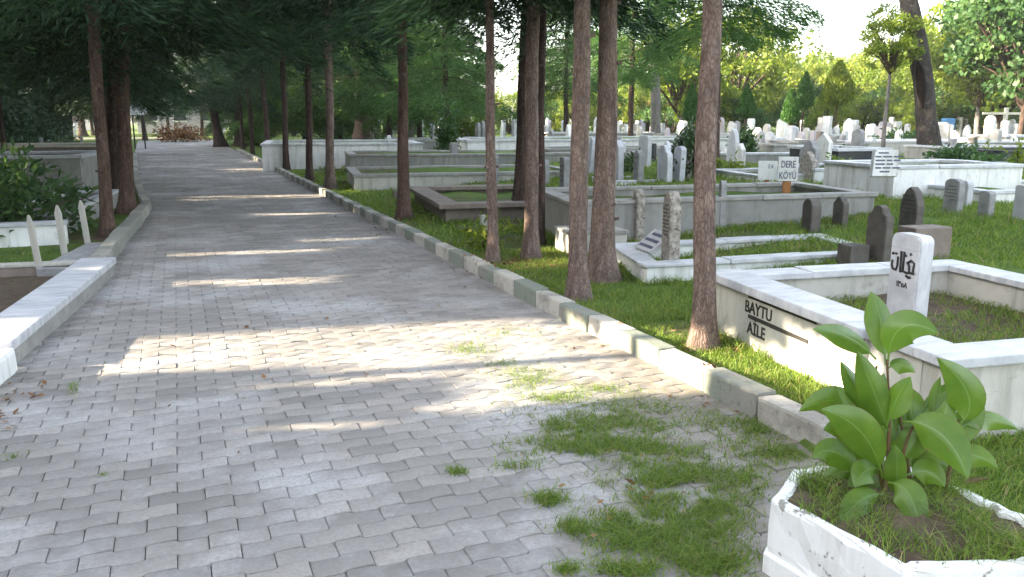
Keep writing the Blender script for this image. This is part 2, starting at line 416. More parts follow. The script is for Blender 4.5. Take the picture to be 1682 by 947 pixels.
def build_road():
    V, Fc = [], []                                   # bed under the pavers
    ys = list(np.arange(-6, 73, 1.0))
    for y in ys: V += [(xl(y) - .06, y, -.016), (KX + .02, y, -.016)]
    Fc = [(2 * i, 2 * i + 1, 2 * i + 3, 2 * i + 2) for i in range(len(ys) - 1)]
    me = bpy.data.meshes.new('road_bed'); me.from_pydata(V, [], Fc)
    structure('road_bed', me, M['joint'])
    L, W, a, r, gp, bv = .225, .1125, .0095, .010, .0016, .005
    prof = [(0, 0), (r, a), (L / 2 - r, a), (L / 2 + r, -a), (L - r, -a)]
    P, loops, sizes, tint = [], [], [], []
    n = 0
    ymax = 41.0
    rows = int((ymax + 1.2 + .6) / W)
    for k in range(rows):
        y0 = -.6 + 1.2 + k * W
        ph = (k % 2) * L / 2; sg = 1 if k % 2 == 0 else -1
        lo = xl(y0) - .04
        j0 = int(math.floor((lo - ph) / L))
        x = j0 * L + ph
        while x < KX + .02:
            if x + L > lo and x + L < KX + .18:
                low = [(q[0], q[1] * sg) for q in prof] + [(L, 0)]
                out = [(px_, py_) for px_, py_ in low] + [(px_, py_ + W) for px_, py_ in reversed(low)]
                cx, cy = L / 2, W / 2
                dz = random.gauss(0, .0014); tx = random.gauss(0, .004); ty = random.gauss(0, .005)
                rot = random.gauss(0, .008)
                wav = .006 * math.sin(x * 1.7 + y0 * .9) + .005 * math.sin(y0 * 2.1 - x * .8)
                def ring(s_in, z):
                    res = []
                    for (qx, qy) in out:
                        ux, uy = qx - cx, qy - cy
                        f1 = 1 - 2 * s_in / L; f2 = 1 - 2 * s_in / W
                        ux *= f1; uy *= f2
                        res.append((min(x + cx + ux - uy * rot, KX + .02), y0 + cy + uy + ux * rot, z + dz + wav + ux * tx + uy * ty))
                    return res
                P += ring(gp + bv, 0.0) + ring(gp + bv * .3, -.0012) + ring(gp, -.0035) + ring(gp, -.03)
                m = 12
                loops += list(range(n, n + m)); sizes.append(m)
                for q in range(3):
                    for i in range(m):
                        loops += [n + q * m + i, n + (q + 1) * m + i, n + (q + 1) * m + (i + 1) % m, n + q * m + (i + 1) % m]; sizes.append(4)
                tint += [min(1, max(0, random.gauss(.5, .26)))] * (4 * m)
                n += 4 * m
            x += L
    me = np_mesh('road', P, loops, sizes, {'tint': ('POINT', tint)})
    o = structure('road', me, M['paver'])
    V, Fc = [], []
    ys = list(np.arange(41, 74, 1.0))
    for y in ys: V += [(xl(y) - .3, y, .0), (.5, y, 0), (KX + .02, y, .0)]
    for i in range(len(ys) - 1):
        Fc += [(3 * i, 3 * i + 1, 3 * i + 4, 3 * i + 3), (3 * i + 1, 3 * i + 2, 3 * i + 5, 3 * i + 4)]
    me = bpy.data.meshes.new('road'); me.from_pydata(V, [], Fc)
    structure('road', me, M['paver'])
    V = [(-60, 73, .032), (60, 73, .2), (60, 79, .2), (-60, 79, .032)]
    me = bpy.data.meshes.new('cross_path'); me.from_pydata([(-60, 73, .045), (2, 73, .045), (2, 79, .045), (-60, 79, .045)], [], [(0, 1, 2, 3)])
    structure('path', me, M['joint'])
build_road()

def kerb_run(name, pts, w, z0, z1, step, side, tints):
    mb = MB()
    k = 0
    for (ax, ay), (bx, by) in zip(pts, pts[1:]):
        L = math.hypot(bx - ax, by - ay); n = max(1, round(L / step))
        dx, dy = (bx - ax) / L, (by - ay) / L
        ox, oy = dy * side * w / 2, -dx * side * w / 2
        for i in range(n):
            t = (i + .5) * L / n
            ln = L / n - random.uniform(.004, .016)
            t0 = tints(k); k += 1
            mb.box((ax + dx * t + ox + random.gauss(0, .006), ay + dy * t + oy, (z0 + z1) / 2 + random.gauss(0, .005)), (ln, w, z1 - z0), math.atan2(dy, dx) + random.gauss(0, .010), .018, .006, t0)
    return tag(mb.build(name, M['kerb']), None, kind='structure')
kerb_run('kerb', [(KX, 2.93), (KX, 45)], .14, -.04, .135, .50, 1, lambda k: (.08 if k % 2 else .9) + random.uniform(-.1, .1))
kerb_run('kerb', [(-.80, 9.62), (-.50, 16.0)], .17, -.04, .16, .62, -1, lambda k: random.uniform(.3, .55))
kerb_run('kerb', [(-.50, 16.05), (-.97, 23.2), (-1.69, 41)], .15, -.04, .13, .7, -1, lambda k: random.uniform(.35, .75))

# ------------------------------------------------------------------ grass
def blades(name, P, h, w, parent=None, lean=.5, mat='grass', tint=None):
    P = np.asarray(P, np.float64); n = len(P)
    h = np.broadcast_to(h, n) * rng.uniform(.45, 1.25, n); w = np.broadcast_to(w, n) * rng.uniform(.7, 1.3, n)
    an = rng.uniform(0, 2 * np.pi, n); ln = np.abs(rng.normal(0, lean, n)) + .1; la = rng.uniform(0, 2 * np.pi, n)
    sd = np.stack([np.cos(an), np.sin(an), 0 * an], 1) * (w / 2)[:, None]
    dr = np.stack([np.cos(la) * ln, np.sin(la) * ln, np.ones(n)], 1)
    mid = P + dr * (h * .5)[:, None]
    tip = P + np.stack([np.cos(la) * ln * 2.0, np.sin(la) * ln * 2.0, np.full(n, .85)], 1) * (h)[:, None]
    V = np.stack([P - sd, P + sd, mid + sd * .75, mid - sd * .75, tip], 1).reshape(-1, 3)
    b = np.arange(n) * 5
    loops = np.stack([b, b + 1, b + 2, b + 3, b + 3, b + 2, b + 4], 1).ravel()
    sizes = np.tile([4, 3], n)
    if tint is None: tint = np.clip(rng.normal(.48, .27, n), 0, 1)
    me = np_mesh(name, V, loops, sizes, {'tint': ('POINT', np.repeat(tint, 5))})
    return tag(obj(name, me, M[mat], parent), None, kind='stuff')
def vnoise(x, y, s, seed=0):
    r = np.random.default_rng(seed); tab = r.random((64, 64))
    u, v = x / s, y / s
    i, j = np.floor(u).astype(int), np.floor(v).astype(int); fx, fy = u - i, v - j
    fx = fx * fx * (3 - 2 * fx); fy = fy * fy * (3 - 2 * fy)
    t = lambda a, b: tab[a % 64, b % 64]
    return (t(i, j) * (1 - fx) + t(i + 1, j) * fx) * (1 - fy) + (t(i, j + 1) * (1 - fx) + t(i + 1, j + 1) * fx) * fy
ZG = np.vectorize(zg)
def field(x0, x1, y0, y1, n, z=None, thresh=.4, keep=None, seed=3):
    x = rng.uniform(x0, x1, n); y = rng.uniform(y0, y1, n)
    f = .6 * vnoise(x, y, .55, seed) + .4 * vnoise(x, y, .16, seed + 1)
    m = f > rng.uniform(thresh - .12, thresh + .12, n)
    if keep is not None: m &= keep(x, y)
    x, y = x[m], y[m]
    zz = ZG(x, y) if z is None else np.full(len(x), z)
    return np.stack([x, y, zz], 1)

E1 = [(3.33, 2.71), (3.65, 5.02), (5.72, 4.74), (5.40, 2.43)]
def in_quad(q):
    def f(x, y):
        m = np.ones(len(x), bool)
        for (ax, ay), (bx, by) in zip(q, q[1:] + q[:1]):
            m &= ((bx - ax) * (y - ay) - (by - ay) * (x - ax)) <= 0
        return m
    return f
inE1 = in_quad(E1)
PLC = (2.18, 1.90)
def verge_keep(x, y):
    m = ~inE1(x, y)
    m &= ((x - PLC[0]) ** 2 + (y - PLC[1]) ** 2) > .33
    return m & ~((y > 3.9) & (y < 5.2) & (x > 3.3) & (rng.random(len(x)) < .6))
gp_ = [field(2.95, 4.3, 1.0, 5.6, 30000, thresh=.30, keep=verge_keep), field(2.95, 4.3, 5.3, 9, 14000, thresh=.36, seed=5)]
blades('grass', np.concatenate(gp_), .055, .0055)
blades('grass', field(2.95, 3.6, 9, 26, 9000, thresh=.42, seed=9), .06, .012)
blades('grass', field(3.4, 5.7, 2.5, 5.0, 14000, z=.26, thresh=.3, keep=inE1, seed=12), .055, .006)
blades('grass', field(4.2, 14.5, 5.2, 11.0, 62000, thresh=.34, keep=lambda x, y: ~inE1(x, y), seed=15), .09, .011)
blades('grass', field(7, 24, 8.5, 20, 42000, thresh=.38, seed=18), .11, .022)
blades('grass', field(3.2, 9, 9.5, 24, 14000, thresh=.42, seed=19), .09, .02)
blades('grass', field(4, 40, 18, 40, 30000, thresh=.42, seed=21), .16, .05)
blades('grass', field(-4.5, -1.5, 8, 24, 9000, z=.03, thresh=.5, seed=23), .06, .012)
ft = []
for (ax, ay), (bx, by), nn in [((3.22, 2.7), (3.54, 5.05), 700), ((3.3, 2.60), (5.4, 2.34), 900), ((4.0, 6.6), (6.7, 6.37), 900), ((3.97, 6.6), (4.3, 7.9), 400), ((4.3, 8.95), (8.7, 8.45), 1100), ((4.28, 9.0), (4.7, 10.9), 400), ((3.6, 11.9), (4.0, 15.3), 500), ((3.7, 11.85), (5.9, 11.55), 500)]:
    q = rng.random(nn); x = ax + (bx - ax) * q + rng.normal(0, .035, nn); y = ay + (by - ay) * q + rng.normal(0, .035, nn)
    k = vnoise(x, y, .25, 41) > .42
    ft.append(np.stack([x[k], y[k], ZG(x[k], y[k]) - .01], 1))
blades('grass', np.concatenate(ft), .11, .007, lean=.35)
# weeds growing in the paving
WP = [(868, 622, 28, 11, 700), (905, 655, 34, 5, 300), (1010, 690, 75, 20, 2600), (960, 735, 60, 12, 1100), (1080, 742, 60, 10, 700), (1110, 800, 62, 28, 3000), (1040, 870, 45, 24, 1500), (1150, 860, 40, 30, 1500), (1230, 700, 38, 16, 1100), (1285, 745, 35, 10, 700), (900, 820, 14, 6, 260), (945, 865, 15, 7, 260), (1030, 935, 30, 8, 500), (1160, 925, 40, 14, 900), (775, 575, 22, 6, 260), (20, 757, 18, 4, 220), (752, 775, 9, 3, 60), (120, 637, 4, 5, 40), (165, 784, 6, 2, 40), (1230, 790, 22, 18, 420), (920, 700, 25, 6, 260), (985, 640, 30, 5, 220), (830, 548, 30, 5, 160), (1250, 660, 25, 6, 260), (930, 935, 10, 5, 120), (850, 765, 25, 4, 90), (1180, 640, 20, 5, 140), (820, 600, 16, 4, 110)]
pts = []
for px_, py_, sx_, sy_, n_ in WP:
    n_ = int(n_ * 1.9); qx = rng.normal(px_, sx_, n_); qy = rng.normal(py_, sy_, n_)
    for a, b in zip(qx, qy):
        x, y = G(a, b)
        if y < .9: continue
        if x < KX - .01: pts.append((x, y, -.004))
pts = np.array(pts)
kk = .55 * vnoise(pts[:, 0], pts[:, 1], .11, 31) + .45 * vnoise(pts[:, 0], pts[:, 1], .035, 32) > rng.uniform(.30, .55, len(pts))
blades('paving_weeds', pts[kk], .040, .0040, lean=.7)

# dry leaves
def litter(name, P, size, mat='dryleaf'):
    P = np.asarray(P); n = len(P)
    an = rng.uniform(0, 6.28, n); s = size * rng.uniform(.5, 1.3, n)
    U = np.stack([np.cos(an), np.sin(an), rng.normal(0, .25, n)], 1) * s[:, None]
    W = np.stack([-np.sin(an), np.cos(an), rng.normal(0, .35, n)], 1) * (s * .55)[:, None]
    me = leaf_mesh(name, P + np.array([0, 0, .008]), U, W, rng.random(n))
    return tag(obj(name, me, M[mat]), None, kind='stuff')
LP = []
for px_, py_, sx_, sy_, n_ in [(22, 645, 10, 10, 16), (8, 690, 8, 10, 12), (60, 640, 14, 10, 8), (900, 440, 55, 9, 700), (830, 440, 40, 10, 200), (1170, 580, 30, 8, 120), (700, 370, 60, 12, 200), (1190, 575, 30, 10, 60), (500, 560, 260, 60, 14), (1000, 560, 80, 20, 20), (600, 450, 150, 50, 20), (1200, 650, 60, 20, 24), (1100, 800, 80, 60, 14), (250, 650, 150, 60, 6)]:
    for a, b in zip(rng.normal(px_, sx_, n_), rng.normal(py_, sy_, n_)):
        if b < 260: continue
        x, y = G(a, b)
        LP.append((x, y, .006 if x < KX else (.14 if x < KX + .14 else .065)))
litter('fallen_leaves', LP, .045)

# ------------------------------------------------------------------ trees
WIN = [(5.52, 6.40, -.62, .34), (5.05, 5.54, .02, .75), (5.60, 6.1, .2, .50), (4.40, 5.25, .25, .82), (3.80, 4.42, .86, 1.06),
       (8.25, 8.62, -.5, -.06), (10.25, 10.55, -.6, .0), (12.3, 12.6, -.5, .02), (11.2, 11.45, -.15, .15), (17.6, 18.4, -.9, .25), (9.0, 9.5, .75, 1.25),
       (8.1, 8.75, .62, .86), (3.5, 3.56, .12, .28), (4.24, 4.3, -.15, .03), (14.5, 14.8, -.4, .1), (27, 28.5, -1, .4), (33, 35, -1, .6)]
def sun_gap(C, pad):  # opens the unseen tree rows where sun streaks should land
    a = C[:, 0] * SD[0] + C[:, 1] * SD[1]; s = C[:, 0] * SN[0] + C[:, 1] * SN[1]; v = C[:, 2] + a * TAN
    m = np.zeros(len(C), bool)
    for i, (s0, s1, v0, v1) in enumerate(WIN):
        p = pad if i < 5 else pad * .6
        k = (s > s0 - p) & (s < s1 + p) & (v > v0 - p) & (v < v1 + p)
        if i >= 5: k &= rng.random(len(C)) < .95
        m |= k
    return m
def tube(path, rad, seg=12, noise_amp=.05, seed=0, mb=None):
    r = random.Random(seed); V, Fc = [], []
    n = len(path)
    ph = [r.uniform(0, 6.28) for _ in range(6)]
    for i, (p, q) in enumerate(zip(path, rad)):
        p = Vector(p)
        t = (Vector(path[min(i + 1, n - 1)]) - Vector(path[max(i - 1, 0)])).normalized()
        u = t.cross(Vector((.31, .95, .02))).normalized(); w = t.cross(u)
        for k in range(seg):
            an = 2 * math.pi * k / seg
            f = 1 + noise_amp * (math.sin(2 * an + ph[0] + p.z * 1.3) + .7 * math.sin(3 * an + ph[1] - p.z * 2.1) + .5 * math.sin(5 * an + ph[2] + p.z * 4)) + r.uniform(-.02, .02)
            V.append(p + (u * math.cos(an) + w * math.sin(an)) * q * f)
    for i in range(n - 1):
        for k in range(seg):
            a, b = i * seg + k, i * seg + (k + 1) % seg
            Fc.append((a, b, b + seg, a + seg))
    return V, Fc
def tubes_mesh(name, lst):
    V, Fc = [], []
    for v, f in lst:
        o = len(V); V += v; Fc += [tuple(i + o for i in q) for q in f]
    me = bpy.data.meshes.new(name); me.from_pydata([tuple(v) for v in V], [], Fc)
    for p in me.polygons: p.use_smooth = True
    return me
def trunk_mesh(h, r0, r1, lean=(0, 0), bend=.05, seed=0, seg=16, knots=6, flare=.5, n=44):
    r = random.Random(seed)
    path, rad = [], []
    b1, b2 = r.uniform(-bend, bend), r.uniform(-bend, bend)
    for i in range(n + 1):
        t = (i / n) ** 1.3; z = -.08 + (h + .08) * t
        s = math.sin(t * math.pi)
        path.append((lean[0] * t + b1 * s + .008 * math.sin(z * 3 + seed), lean[1] * t + b2 * s, z))
        rad.append((r0 + (r1 - r0) * t) * (1 + flare * math.exp(-max(z, 0) / (r0 * 1.6))))
    lst = [tube(path, rad, seg, .065, seed)]
    for _ in range(knots):                          # broken branch stubs
        i = r.randrange(6, n - 2); p = Vector(path[i]); an = r.uniform(0, 6.28)
        d = Vector((math.cos(an), math.sin(an), .25)); L = rad[i] + r.uniform(.02, .07); q = r.uniform(.008, .018)
        lst.append(tube([p + d * (rad[i] * .7), p + d * L, p + d * (L + .004)], [q * 1.5, q, .001], 7, .05, seed))
    return tubes_mesh('trunk', lst)

def conifer_crown(seed, n_br=74, Hc=6.4, Rc=2.35, per=950, droop=.42):
    r = np.random.default_rng(seed); C, U, W, T = [], [], [], []
    wood = []
    for b in range(n_br):
        z = Hc * (b + r.uniform(0, 1)) / n_br
        an = b * 2.399 + r.uniform(-.3, .3)
        L = Rc * (1 - (z / (Hc * 1.08)) ** 1.3) * r.uniform(.62, 1.12) * (0.75 + .25 * min(1, z + .4))
        up = r.uniform(.05, .28) + .25 * z / Hc
        o = np.array([math.cos(an), math.sin(an)]); l = np.array([-o[1], o[0]])
        pos = lambda t: np.stack([o[0] * L * t, o[1] * L * t, z + up * L * t - droop * L * t * t], -1)
        n = int(per * (.35 + .65 * L / Rc))
        t = r.beta(1.7, 1.1, n) * .97 + .05
        lat = r.normal(0, 1, n) * (.16 + .30 * np.sin(np.clip(t, 0, 1) * np.pi) ** .7) * L * .45
        p = pos(t) + np.outer(lat, [l[0], l[1], 0]); p[:, 2] += -np.abs(lat) * .35 - r.exponential(.09, n) + r.normal(0, .04, n)
        dirn = np.stack([o[0] + l[0] * np.sign(lat) * r.uniform(.2, 1.1, n), o[1] + l[1] * np.sign(lat) * r.uniform(.2, 1.1, n), r.uniform(-1.0, .05, n)], 1)
        dirn = unit(dirn + r.normal(0, .25, (n, 3)))
        sz = r.uniform(.07, .20, n)
        wd = unit(np.cross(dirn, r.normal(0, 1, (n, 3))))
        C.append(p); U.append(dirn * sz[:, None]); W.append(wd * (sz * r.uniform(.12, .21, n))[:, None])
        T.append(np.clip(r.uniform(.2, .7) + r.normal(0, .16, n), 0, 1))
        if L > .5:
            path = [tuple(pos(np.array(q))) for q in np.linspace(0, .9, 7)]
            wood.append(tube(path, [.030 * (1 - .85 * q) * (.5 + .5 * L / Rc) for q in np.linspace(0, 1, 7)], 5, .05, b))
    me = leaf_mesh('conifer_crown', np.concatenate(C), np.concatenate(U), np.concatenate(W), np.concatenate(T))
    return me, tubes_mesh('conifer_limbs', wood)
def broad_crown(seed, rx, rz, n_cl, per, leaf, cl=.24, flat=.75):
    r = np.random.default_rng(seed)
    d = unit(r.normal(0, 1, (n_cl, 3))); rad = r.uniform(.35, 1.0, n_cl) ** .6
    c = d * rad[:, None] * np.array([rx, rx, rz]) * r.uniform(.75, 1.1, (n_cl, 1)); c[:, 2] += rz
    C, U, W, T = [], [], [], []
    wood = []
    for i in range(n_cl):
        s = rx * cl * r.uniform(.6, 1.35)
        q = r.normal(0, 1, (per, 3)); q = unit(q) * (r.random((per, 1)) ** .45) * s * np.array([1, 1, flat])
        q[:, 2] -= .25 * (q[:, 0] ** 2 + q[:, 1] ** 2) / max(s, .01)
        C.append(c[i] + q)
        dr = unit(r.normal(0, 1, (per, 3)) + np.array([0, 0, -.5])); sz = leaf * r.uniform(.6, 1.4, per)
        wd = unit(np.cross(dr, r.normal(0, 1, (per, 3))))
        U.append(dr * sz[:, None]); W.append(wd * (sz * .62)[:, None])
        T.append(np.clip(r.uniform(.15, .85) + r.normal(0, .15, per), 0, 1))
        if i % 2 == 0:
            e = Vector(c[i]); b = Vector((0, 0, -.15 * rz)); m_ = b.lerp(e, .5) + Vector((0, 0, .12 * rz))
            wood.append(tube([b, b.lerp(m_, .5), m_, m_.lerp(e, .5), e], [rx * .028, rx * .02, rx * .013, rx * .008, rx * .003], 5, .05, i))
    me = leaf_mesh('broad_crown', np.concatenate(C), np.concatenate(U), np.concatenate(W), np.concatenate(T))
    return me, tubes_mesh('broad_limbs', wood)

CON = [conifer_crown(s) for s in (1, 2, 3, 4)]
AV = 'conifers lining the paved avenue'
def conifer(base, trunk, crown_z, var, scale, rz, label, cat='conifer tree', group=AV, wood='bark', name='conifer_tree', top=(0, 0), sz=None):
    t = empty(name, base, label, cat, group)
    obj('trunk', trunk, M[wood], t)
    cr = obj('crown', CON[var][0], M['conifer'], t, (top[0], top[1], crown_z))
    lb = obj('branches', CON[var][1], M['darkbark'], t, (top[0], top[1], crown_z))
    for o in (cr, lb):
        o.rotation_euler = (0, 0, rz); o.scale = (scale, scale, sz or scale)
    return t
# right-hand row: base px, point of the trunk higher up, width px, crown height, crown size
def row_tree(bx, by, tx, ty, wpx, cz, var, scale, label, hgt=8.5, wood='bark', seed=0, group=AV, z=None, flare=.75):
    b = GP(bx, by)
    d = dep(b); topp = PT(tx, ty, d)
    k = (hgt) / max(.5, topp.z - b.z)
    lean = ((topp.x - b.x), (topp.y - b.y)); r0 = wpx * d / F / 2
    # the lean of the visible part goes on upward more gently
    kk = min(k, 2.2)
    lx, ly = lean[0] * kk, lean[1] * kk
    me = trunk_mesh(hgt, r0 * 1.02, r0 * .45, (lx, ly), .03, seed, 18, 9, flare)
    f = cz / hgt
    return conifer(b, me, cz, var, scale, seed * 1.3, label, wood=wood, group=group, top=(lx * f ** .77, ly * f ** .77))
row_tree(1153, 572, 1171, 0, 35, 3.35, 0, .9, 'nearest tall straight trunk in the right row, beside the white lettered wall', seed=1)
row_tree(948, 490, 954, 0, 30, 3.15, 1, .9, 'red-brown trunk of the right row, front one of the close pair by the kerb', seed=2)
row_tree(990, 460, 1003, 0, 36, 3.2, 2, .85, 'thicker rough trunk just behind the close pair, leaning right, by the small white tomb', seed=3)
row_tree(855, 356, 868, 30, 25, 3.5, 3, .9, 'dark thick trunk at the left of the clump of three', seed=4, wood='darkbark')
row_tree(872, 424, 876, 30, 24, 3.2, 0, .8, 'red-brown trunk in front of the clump of three', seed=5)
row_tree(887, 400, 889, 30, 14, 3.1, 1, .8, 'thin dark trunk at the right of the clump of three, against the grey wall', seed=6, wood='darkbark')
row_tree(809, 430, 803, 60, 17, 3.0, 2, .85, 'slender orange-brown trunk with green sprigs round its foot', seed=7)
row_tree(663, 360, 666, 50, 19, 3.4, 3, 1.1, 'single trunk standing between the kerb and the brown slab tomb', seed=8, wood='midbark')
row_tree(543, 310, 541, 80, 15, 3.5, 0, 1.1, 'right one of the two slim trunks beside the long white walls', seed=9)
row_tree(509, 298, 507, 90, 12, 3.5, 1, 1.1, 'left one of the two slim trunks beside the long white walls', seed=10, wood='darkbark')
row_tree(178, 388, 159, 60, 21, 3.05, 2, 1.3, 'front trunk of the left row beside the concrete kerb, behind the white stakes', seed=11, wood='midbark')
row_tree(208, 350, 206, 60, 23, 3.1, 3, 1.4, 'right-hand trunk of the left row, hard by the kerb', seed=12, wood='midbark')
row_tree(192, 332, 187, 60, 20, 3.1, 1, 1.3, 'dark trunk half hidden between the two left-hand trunks', seed=13, wood='darkbark')
row_tree(362, 240, 346, 158, 14, 2.3, 2, 1.15, 'dark leaning trunk at the far end of the avenue', seed=14, wood='darkbark', hgt=7.5)
row_tree(392, 240, 388, 150, 11, 2.5, 1, 1.1, 'dark upright trunk right of the leaning one at the avenue end', seed=15, wood='darkbark', hgt=7.5)
row_tree(597, 238, 592, 150, 24, 2.9, 3, 1.5, 'broad dark trunk standing far back behind the two slim ones', seed=16, hgt=10)
row_tree(20, 225, 14, 100, 9, 2.6, 0, 1.1, 'dark trunk farthest left at the back of the left-hand graves', seed=17, wood='darkbark')
row_tree(66, 222, 58, 130, 11, 2.5, 1, 1.1, 'dark trunk second from the left at the back', seed=18, wood='darkbark')
row_tree(90, 222, 85, 120, 12, 2.6, 2, 1.1, 'dark trunk third from the left at the back', seed=19, wood='darkbark')
row_tree(113, 222, 107, 120, 13, 2.5, 3, 1.1, 'brown trunk fourth from the left at the back', seed=20)
row_tree(136, 224, 128, 110, 10, 2.6, 0, 1.1, 'dark trunk fifth from the left, beside the front left-hand trunk', seed=21, wood='darkbark')
# farther trees of the two rows
for i, (x, y, cz, s) in enumerate([(3.1, 26.5, 3.3, .95), (3.15, 32, 3.1, .95), (3.1, 38.5, 2.9, 1.0), (-1.5, 22.5, 2.6, 1.05), (-1.75, 28, 2.4, 1.1), (-2.1, 34.5, 2.4, 1.1), (-2.4, 42, 2.3, 1.2), (3.2, 45.5, 2.4, 1.1), (-4.8, 27, 3.4, 1.15), (-6.0, 36, 3.3, 1.2), (-4.6, 18.5, 3.5, 1.1)]):
    conifer((x, y, .04), trunk_mesh(8, .10, .045, (random.uniform(-.2, .2), 0), .05, 40 + i), cz, i % 4, s, i * 1.7,
            'slender dark conifer of the avenue rows, crown merging into the dark canopy', group='conifers merging into the dark canopy', wood='darkbark')
for i, (px_, dist, cz, s_) in enumerate([(-20, 62, 3.0, 1.5), (40, 74, 3.2, 1.6), (100, 66, 3.2, 1.4), (150, 80, 2.2, 1.6), (200, 86, 1.6, 1.5), (275, 84, 2.6, 1.5), (330, 82, 2.4, 1.6), (395, 78, 1.0, 1.5), (440, 70, 1.0, 1.4), (235, 62, 2.9, 1.3), (60, 52, 3.3, 1.3)]):
    p = PT(px_, 195, dist)
    conifer((p.x, p.y, .03), trunk_mesh(8, .16, .06, (random.uniform(-.3, .3), 0), .08, 80 + i), cz, i % 4, s_, i * 1.9,
            'dark conifer closing the far end of the avenue and the back of the left-hand graves', group='conifers closing the far end of the avenue', wood='darkbark')
# second row of conifers in the right-hand field: crowns that hang low, mid green
for i, (bx, by, s, cz) in enumerate([(735, 247, 1.2, 1.7), (690, 238, 1.5, 1.3), (470, 238, 1.4, 1.3), (640, 240, 1.5, 1.7), (560, 236, 1.6, 1.2), (420, 236, 1.4, 1.4), (930, 234, 1.4, 2.3), (1172, 282, 1.0, 2.9), (1035, 240, 1.2, 3.1), (500, 232, 1.7, 1.0), (610, 230, 1.8, 1.1)]):
    b = GP(bx, by)
    t = conifer(b, trunk_mesh(8, .13, .06, (0, 0), .08, 60 + i), cz, i % 4, s, i * 2.1, 'drooping green conifer standing in the field behind the slim avenue trunks', group='conifers in the field', wood='darkbark')
    cr = [c for c in t.children if c.name.startswith('crown')][0]
    cr.material_slots[0].link = 'OBJECT'; cr.material_slots[0].material = M['fieldconifer']

# --- unseen evergreens put on the left to shade the road, crowns cut for sun streaks
BELT = 'unseen evergreens shaped to shade the road'
for i in range(19):
    y = -5.5 + i * 4.1; x = -9.4 + random.uniform(-.6, .6); hh = random.uniform(8.2, 9.6)
    r_ = np.random.default_rng(100 + i); n = 17000
    z = r_.uniform(.15, hh, n); q = r_.uniform(0, 2 * np.pi, n)
    rr = (2.35 * np.clip((hh - z) / hh * 2.2, 0, 1) ** .6) * np.sqrt(r_.uniform(.1, 1, n))
    C = np.stack([x + np.cos(q) * rr * .8, y + np.sin(q) * rr * 1.15, z], 1)
    C = C[~sun_gap(C, .11)]; n = len(C)
    U = unit(r_.normal(0, 1, (n, 3))) * r_.uniform(.20, .32, (n, 1)); W = unit(np.cross(U, r_.normal(0, 1, (n, 3)))) * r_.uniform(.16, .24, (n, 1))
    t = empty('offscreen_shade_tree', (x, y, .03), 'dense dark evergreen of the boundary row left of the graves', 'evergreen tree', BELT)
    obj('trunk', trunk_mesh(5, .11, .04, (0, 0), .03, 200 + i, 10, 2), M['darkbark'], t)
    obj('crown', leaf_mesh('crown', C - np.array([x, y, .03]), U, W, np.clip(r_.normal(.4, .2, n), 0, 1)), M['conifer'], t)

for i in range(8):  # taller unseen row, added farther left so the shade reaches deeper into the graves
    y = -8 + i * 6.3; x = -25 + random.uniform(-1, 1); hh = random.uniform(16.5, 18.5)
    r_ = np.random.default_rng(500 + i); n = 15000
    z = r_.uniform(.3, hh, n); q = r_.uniform(0, 2 * np.pi, n)
    rr = (3.6 * np.clip((hh - z) / hh * 2.2, 0, 1) ** .6) * np.sqrt(r_.uniform(.1, 1, n))
    C = np.stack([x + np.cos(q) * rr * .8, y + np.sin(q) * rr * 1.15, z], 1)
    C = C[~sun_gap(C, .2)]; n = len(C)
    U = unit(r_.normal(0, 1, (n, 3))) * r_.uniform(.35, .6, (n, 1)); W = unit(np.cross(U, r_.normal(0, 1, (n, 3)))) * r_.uniform(.26, .42, (n, 1))
    t = empty('offscreen_shade_tree', (x, y, .03), 'tall unseen evergreen added behind the dense dark row to extend its shade', 'evergreen tree', 'tall unseen evergreens added to extend the shade')
    obj('trunk', trunk_mesh(9, .2, .07, (0, 0), .03, 600 + i, 10, 2), M['darkbark'], t)
    obj('crown', leaf_mesh('crown', C - np.array([x, y, .03]), U, W, np.clip(r_.normal(.4, .2, n), 0, 1)), M['conifer'], t)

# --- broad-leaved trees
BRO = [broad_crown(s, 3.0, 2.6, 64, 100, .20) for s in (21, 22, 23)] + [broad_crown(24, 3.0, 2.7, 120, 170, .19)]
def broad(x, y, z, th, r0, var, s, rz, label, group=None, wood='greybark', leaf='broadleaf', lean=(0, 0), trunk=None, cz=None, name='broadleaf_tree'):
    t = empty(name, (x, y, z), label, 'tree', group)
    obj('trunk', trunk or trunk_mesh(th + .9 * s, r0, r0 * .5, lean, .12, int(rz * 50) + 7, 14, 3), M[wood], t)
    for k, nm, mt in ((0, 'crown', M[leaf]), (1, 'branches', M['darkbark'])):
        o = obj(nm, BRO[var][k], None, t, (lean[0], lean[1], cz or th))
        o.scale = (s, s, s); o.rotation_euler = (0, 0, rz)
        o.data.materials.clear() if False else None
        if not o.data.materials: o.data.materials.append(mt)
        o.material_slots[0].link = 'OBJECT'; o.material_slots[0].material = mt
    return t
